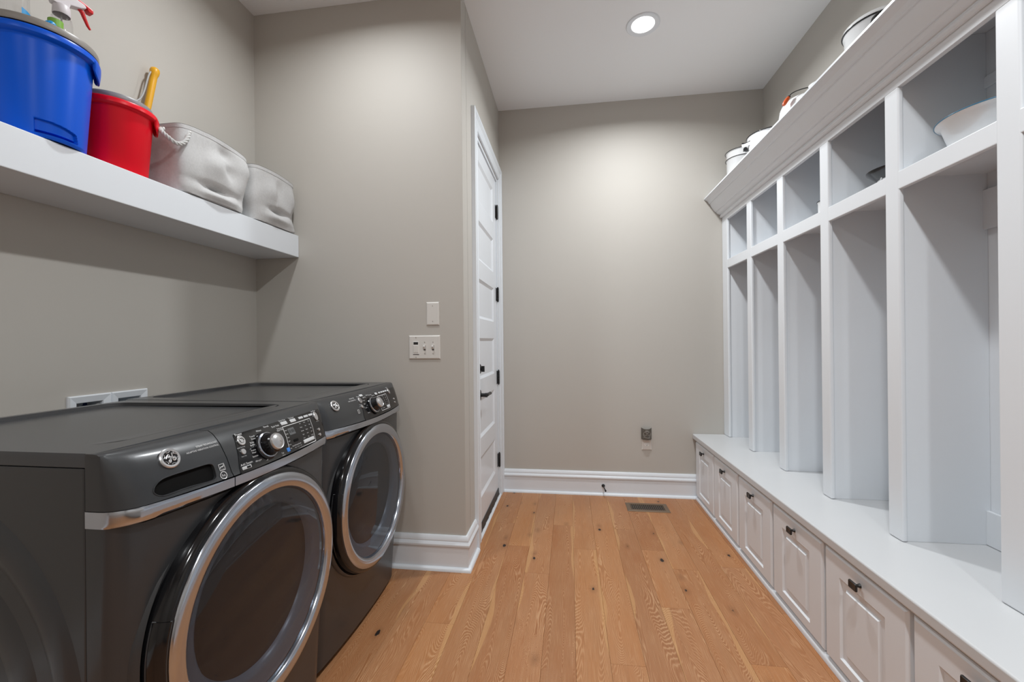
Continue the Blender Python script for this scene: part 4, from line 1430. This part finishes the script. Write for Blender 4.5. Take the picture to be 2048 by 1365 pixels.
# ---------------------------------------------------------------- canvas storage bins
def fbm(u, v, seed):
    s = 0
    r = random.Random(seed)
    for k in range(6):
        a, b, p, q = r.uniform(1, 5), r.uniform(1, 5), r.uniform(0, 6), r.uniform(0, 6)
        s += math.sin(a * u * 6.28 + p) * math.sin(b * v * 3.1 + q) / (1 + k * .6)
    return s
def bin_(label, x0, x1, y0, y1, h, seed, dents, rim, lean=0., taper=0.):
    cx, cy = (x0 + x1) / 2, (y0 + y1) / 2
    hx, hy = (x1 - x0) / 2, (y1 - y0) / 2
    t = empty('canvas_bin', (cx, cy, ZS), label, 'storage bin', 'canvas bins on the shelf')
    e = 8.0
    def pt(u, v, ins=0., out=False):
        a = 2 * math.pi * u
        c, s = math.cos(a), math.sin(a)
        k = (abs(c) ** e + abs(s) ** e) ** (-1 / e)
        bulge = 1 - .05 * (1 - v) ** 2 - .03 * v + .10 * math.sin(math.pi * min(1, v * 1.05)) * .35
        X_, Y_ = c * k * hx * bulge, s * k * hy * bulge * (1 - taper * (1 - v) ** 1.5 * (1 if s > 0 else .3))
        z = h * v
        d = .0022 * fbm(u, v, seed) * (1 if v < .93 else .4)
        for (du, dv, su, sv, am) in dents:
            uu_ = (u - du + .5) % 1 - .5
            d += am * math.exp(-(uu_ / su) ** 2 - ((v - dv) / sv) ** 2)
        l = math.hypot(X_, Y_)
        X_ += X_ / l * (d - ins)
        Y_ += Y_ / l * (d - ins)
        # keep off the back wall
        X_ = max(X_, XL + .006 - cx)
        zz = z + rim(u, cx + X_, cy + Y_) * v ** 2 + (.004 if v == 0 else 0)
        return (cx + X_ + lean * v, cy + Y_, ZS + max(.0005, zz))
    nu, nv = 120, 34
    mb = MB()
    mb.grid(lambda u, v: pt(u, v), nu, nv, closed_u=True)
    mb.grid(lambda u, v: pt(u, 1 - v, .0045), nu, nv, closed_u=True)
    n0 = len(mb.v)
    mb.add([pt(k / nu, 0) for k in range(nu)] + [(cx, cy, ZS + .0005)], [((k + 1) % nu, k, nu) for k in range(nu)])
    mb.grid(lambda u, v: tuple(a + (b - a) * v for a, b in zip(pt(u, 1), pt(u, 1, .0045))), nu, 1, closed_u=True)
    mb.build('fabric_body', 'canvas', t, angle=70)
    hm = MB()
    def hem(u, v):
        p = pt(u, .945 + .055 * v, -.0012)
        return p
    hm.grid(hem, nu, 3, closed_u=True)
    hm.grid(lambda u, v: pt(u, 1 - .07 * v, .0056), nu, 3, closed_u=True)
    hm.grid(lambda u, v: tuple(a + (b - a) * v + (0.0012 if i == 2 else 0) for i, (a, b) in enumerate(zip(hem(u, 1), pt(u, 1, .0056)))), nu, 1, closed_u=True)
    hm.build('hem_band', 'canvas', t, angle=60)
    return t, pt
# u = 0 faces the room (+x), u = .25 the alcove wall, u = .75 the camera
b1, pt1 = bin_('larger grey canvas bin with a rope handle beside the red bucket', -1.700, -1.470, 1.436, 1.800, .252, 3,
               [(.0, .235, .075, .045, -.036), (.005, .10, .09, .05, .016), (.03, .82, .03, .09, -.016), (.985, .60, .045, .16, .016), (.05, .60, .03, .10, -.012), (.115, .22, .02, .16, -.016), (.11, .76, .03, .16, .012), (.06, .52, .02, .1, -.008), (.93, .5, .015, .5, -.006)],
               lambda u, x, y: .018 * math.sin((y - 1.425) / .375 * 3.14) + .006, taper=.13)
b2, pt2 = bin_('smaller grey canvas bin at the alcove end of the shelf', -1.720, -1.474, 1.822, 2.145, .262, 5,
               [(.02, .30, .065, .045, -.032), (.01, .15, .07, .06, .016), (.03, .78, .04, .14, -.006), (.12, .32, .02, .15, -.020), (.125, .03, .015, .06, .010), (.97, .6, .03, .2, .006)],
               lambda u, x, y: .012 * math.sin((y - 1.82) / .33 * 3.14))
# twisted rope handle on the end of the first bin
pa, pb2 = Vector(pt1(.905, .80, -.004)), Vector(pt1(.80, .80, -.004))
pa = Vector((-1.481, 1.480, 2.036))
pb2 = Vector((-1.500, 1.388, 2.006))
mid = Vector((-1.466, 1.392, 1.965))
ctr = bez(pa, pa + Vector((.016, -.012, -.030)), mid + Vector((.006, .040, -.020)), mid, 24) + bez(mid, mid + Vector((-.004, -.022, .012)), pb2 + Vector((.006, -.02, -.012)), pb2, 24)[1:]
rp = MB()
for s in range(3):
    pts = []
    for i, p in enumerate(ctr):
        tdir = (ctr[min(i + 1, len(ctr) - 1)] - ctr[max(i - 1, 0)]).normalized()
        u = tdir.cross(Vector((0, 0, 1))).normalized()
        w = tdir.cross(u)
        a = i * .62 + s * 2.094
        pts.append(p + (u * math.cos(a) + w * math.sin(a)) * .0042)
    rp.tube(pts, .0043, 8)
rp.build('rope_handle', 'rope', b1, label='twisted rope handle')
for p in (pa, pb2):
    MB().lathe([(.005, -.001), (.009, -.001), (.010, .001), (.008, .0025), (.006, .001)], p, axis=(.6, -.8, 0), seg=18).build('grommet', 'brass', b1)

# ---------------------------------------------------------------- enamelware on top of the lockers
ZK = 2.2585
GRP = 'white enamelware on top of the lockers'
def pot(name, label, cat, c, prof, rims, lidp=None, group=GRP, z=ZK):
    t = empty(name, (c[0], c[1], z), label, cat, group)
    MB().lathe(prof, (c[0], c[1], z), seg=48).build('vessel', 'enamel', t, angle=40)
    for r, h, w in rims:
        MB().lathe([(r + w * math.cos(a), h + w * math.sin(a)) for a in [k * math.pi / 4 for k in range(9)]], (c[0], c[1], z), seg=48).build('rim', 'enamelrim', t, angle=80)
    if lidp:
        MB().lathe(lidp, (c[0], c[1], z), seg=48).build('lid', 'enamel', t, angle=40)
    return t
p1 = pot('stock_pot', 'white enamel stock pot with two dark rims, closest to the far wall', 'pot', (1.232, 3.205),
         [(0, .001), (.090, .001), (.098, .01), (.099, .21), (.104, .216), (.104, .222), (.099, .224), (.100, .262), (.1055, .268)], [(.1055, .2185, .0022), (.1065, .270, .0025)],
         [(.105, .271), (.09, .278), (.05, .284), (0, .286)])
p2 = pot('two_handled_pot', 'white enamel pot with a black rim and a strap handle, second from the far wall', 'pot', (1.245, 2.815),
         [(0, .001), (.105, .001), (.118, .012), (.121, .06), (.121, .188), (.126, .196), (.126, .202), (.119, .202), (.116, .19), (.114, .02), (0, .012)], [(.127, .2, .0028)])
hpts_ = bez((1.135, 2.870, ZK + .165), (1.095, 2.905, ZK + .172), (1.075, 2.865, ZK + .168), (1.072, 2.855, ZK + .160), 10) + bez((1.072, 2.855, ZK + .160), (1.068, 2.84, ZK + .150), (1.10, 2.80, ZK + .150), (1.128, 2.785, ZK + .158), 10)[1:]
hpts = [Vector((1.132, 2.83, 0)) + (Vector((p.x, p.y, 0)) - Vector((1.132, 2.83, 0))) * .62 + Vector((0, 0, p.z + .004)) for p in hpts_]
def strap(pts, wz, th, name, mat, par):
    mb = MB()
    vs_, fs = [], []
    for i, p in enumerate(pts):
        t_ = (pts[min(i + 1, len(pts) - 1)] - pts[max(i - 1, 0)]).normalized()
        nn = t_.cross(Vector((0, 0, 1))).normalized()
        for a, b in ((-1, -1), (1, -1), (1, 1), (-1, 1)):
            vs_.append(p + nn * th * a + Vector((0, 0, wz * b)))
    for i in range(len(pts) - 1):
        for k in range(4):
            fs.append((i * 4 + k, i * 4 + (k + 1) % 4, (i + 1) * 4 + (k + 1) % 4, (i + 1) * 4 + k))
    fs += [(0, 1, 2, 3), tuple(len(vs_) - 4 + k for k in (3, 2, 1, 0))]
    return mb.add(vs_, fs).build(name, mat, par, bevel=.0015)
strap(hpts, .011, .002, 'strap_handle', 'enamel', p2)
strap([p + Vector((0, 0, .0120)) for p in hpts], .0030, .0030, 'handle_edge', 'enamelrim', p2)
MB().tube([(1.118, 2.842, ZK + .132), (1.098, 2.805, ZK + .124)], .012, 12).build('bail_grip', 'black', p2)
MB().tube(bez((1.125, 2.90, ZK + .16), (1.118, 2.90, ZK + .14), (1.119, 2.865, ZK + .138), (1.118, 2.842, ZK + .132), 8), .002, 6).build('bail_wire', 'black', p2)
p3 = pot('bail_handle_kettle', 'white enamel kettle with an orange grip on its wire bail', 'kettle', (1.285, 2.505),
         [(0, .001), (.108, .001), (.118, .012), (.119, .10), (.119, .170), (.115, .200), (.106, .222), (.092, .236), (.086, .242), (0, .242)], [],
         [(.084, .2425), (.06, .250), (.02, .254), (.010, .256), (.011, .261), (.006, .265), (0, .266)])
bpts = bez((1.149, 2.44, 2.449), (1.155, 2.44, 2.462), (1.172, 2.44, 2.486), (1.187, 2.44, 2.507), 8) + bez((1.187, 2.44, 2.507), (1.205, 2.44, 2.522), (1.255, 2.445, 2.536), (1.286, 2.45, 2.540), 10)[1:] + bez((1.286, 2.45, 2.540), (1.33, 2.46, 2.545), (1.38, 2.49, 2.52), (1.395, 2.505, 2.46), 10)[1:]
MB().tube(bpts, .0026, 8).build('bail_wire', 'black', p3)
MB().tube(bpts[:7], [.007, .0095, .0105, .0105, .0105, .0095, .007], 14).build('bail_grip', 'orange', p3, label='orange wooden grip')
MB().lathe([(.0, 0), (.0078, 0), (.0085, .004), (.004, .008), (0, .008)], bpts[6], axis=(bpts[7] - bpts[6]), seg=12).build('grip_ferrule', 'black', p3)
p4 = pot('enamel_mug', 'small white enamel mug between the kettle and the lidded pot', 'mug', (1.222, 2.250),
         [(0, .001), (.036, .001), (.041, .006), (.042, .172), (.044, .183), (.041, .184), (.038, .177), (.037, .01), (0, .008)], [])
MB().tube(bez((1.222, 2.192, ZK + .15), (1.222, 2.15, ZK + .16), (1.222, 2.15, ZK + .05), (1.222, 2.192, ZK + .06), 14), .0055, 8).build('mug_handle', 'enamel', p4)
p5 = pot('lidded_pot', 'white enamel lidded pot with a black handle, nearest the camera on the lockers', 'pot', (1.302, 1.968),
         [(0, .001), (.105, .001), (.114, .012), (.116, .08), (.116, .222), (.120, .231), (.1215, .240), (.115, .240)], [(.1225, .241, .0035)],
         [(.1225, .245), (.1225, .254), (.116, .262), (.06, .276), (.015, .281), (.011, .286), (.017, .294), (.012, .304), (0, .306)])
hh = bez((1.193, 1.86, 2.436), (1.202, 1.86, 2.452), (1.215, 1.86, 2.470), (1.229, 1.86, 2.484), 12) + bez((1.229, 1.86, 2.484), (1.25, 1.86, 2.496), (1.30, 1.858, 2.494), (1.34, 1.87, 2.46), 8)[1:]
MB().tube(hh, [.003] * 4 + [.004, .0055, .008, .0095, .010, .010, .0095, .009, .008] + [.006] * 8, 10).build('bail_grip', 'black', p5)

# things inside the cubbies
ZU = ZR1 - .0025
bs = empty('enamel_basin', (1.298, 1.458, ZU), 'wide white enamel basin with a blue rim in an open cubby', 'basin')
MB().lathe([(0, .001), (.092, .001), (.104, .008), (.126, .085), (.138, .092), (.1405, .0945), (.137, .0965), (.123, .088), (.100, .012), (0, .006)], (1.29, 1.458, ZU), seg=64).build('bowl', 'enamel', bs, angle=45)
MB().lathe([(.1408 + .0016 * math.cos(a), .0952 + .0016 * math.sin(a)) for a in [k * math.pi / 4 for k in range(9)]], (1.29, 1.458, ZU), seg=64).build('rim', 'bluerim', bs, angle=80)
kp = empty('black_rimmed_dish', (1.285, 1.842, ZU), 'white enamel dish with a wide black flared rim in a cubby', 'dish')
MB().lathe([(0, .001), (.050, .001), (.056, .006), (.057, .032), (.066, .040), (.066, .046), (0, .046)], (1.285, 1.842, ZU), seg=40).build('bowl', 'enamel', kp, angle=45)
MB().lathe([(.06, .046), (.068, .048), (.100, .078), (.1015, .081), (.099, .082), (.066, .056), (0, .052)], (1.285, 1.842, ZU), seg=48).build('flared_rim', 'enamelrim', kp, angle=50)
MB().tube([(1.222 + .006 * math.cos(k * .4), 1.835 + .020 * (k / 15 - .5), ZU + .046 + .006 * math.sin(k * .4)) for k in range(16)], .0025, 6).build('loop_handle', 'enamel', kp)
em = empty('cubby_mug', (1.27, 2.262, ZU), 'white enamel mug with a dark rim just showing behind a locker stile', 'mug')
MB().lathe([(0, .001), (.040, .001), (.046, .006), (.047, .086), (.050, .093), (.046, .094), (.042, .088), (.041, .01), (0, .008)], (1.27, 2.262, ZU), seg=36).build('cup', 'enamel', em, angle=45)
MB().lathe([(.0495 + .0022 * math.cos(a), .0945 + .0022 * math.sin(a)) for a in [k * math.pi / 4 for k in range(9)]], (1.27, 2.262, ZU), seg=36).build('rim', 'enamelrim', em, angle=80)
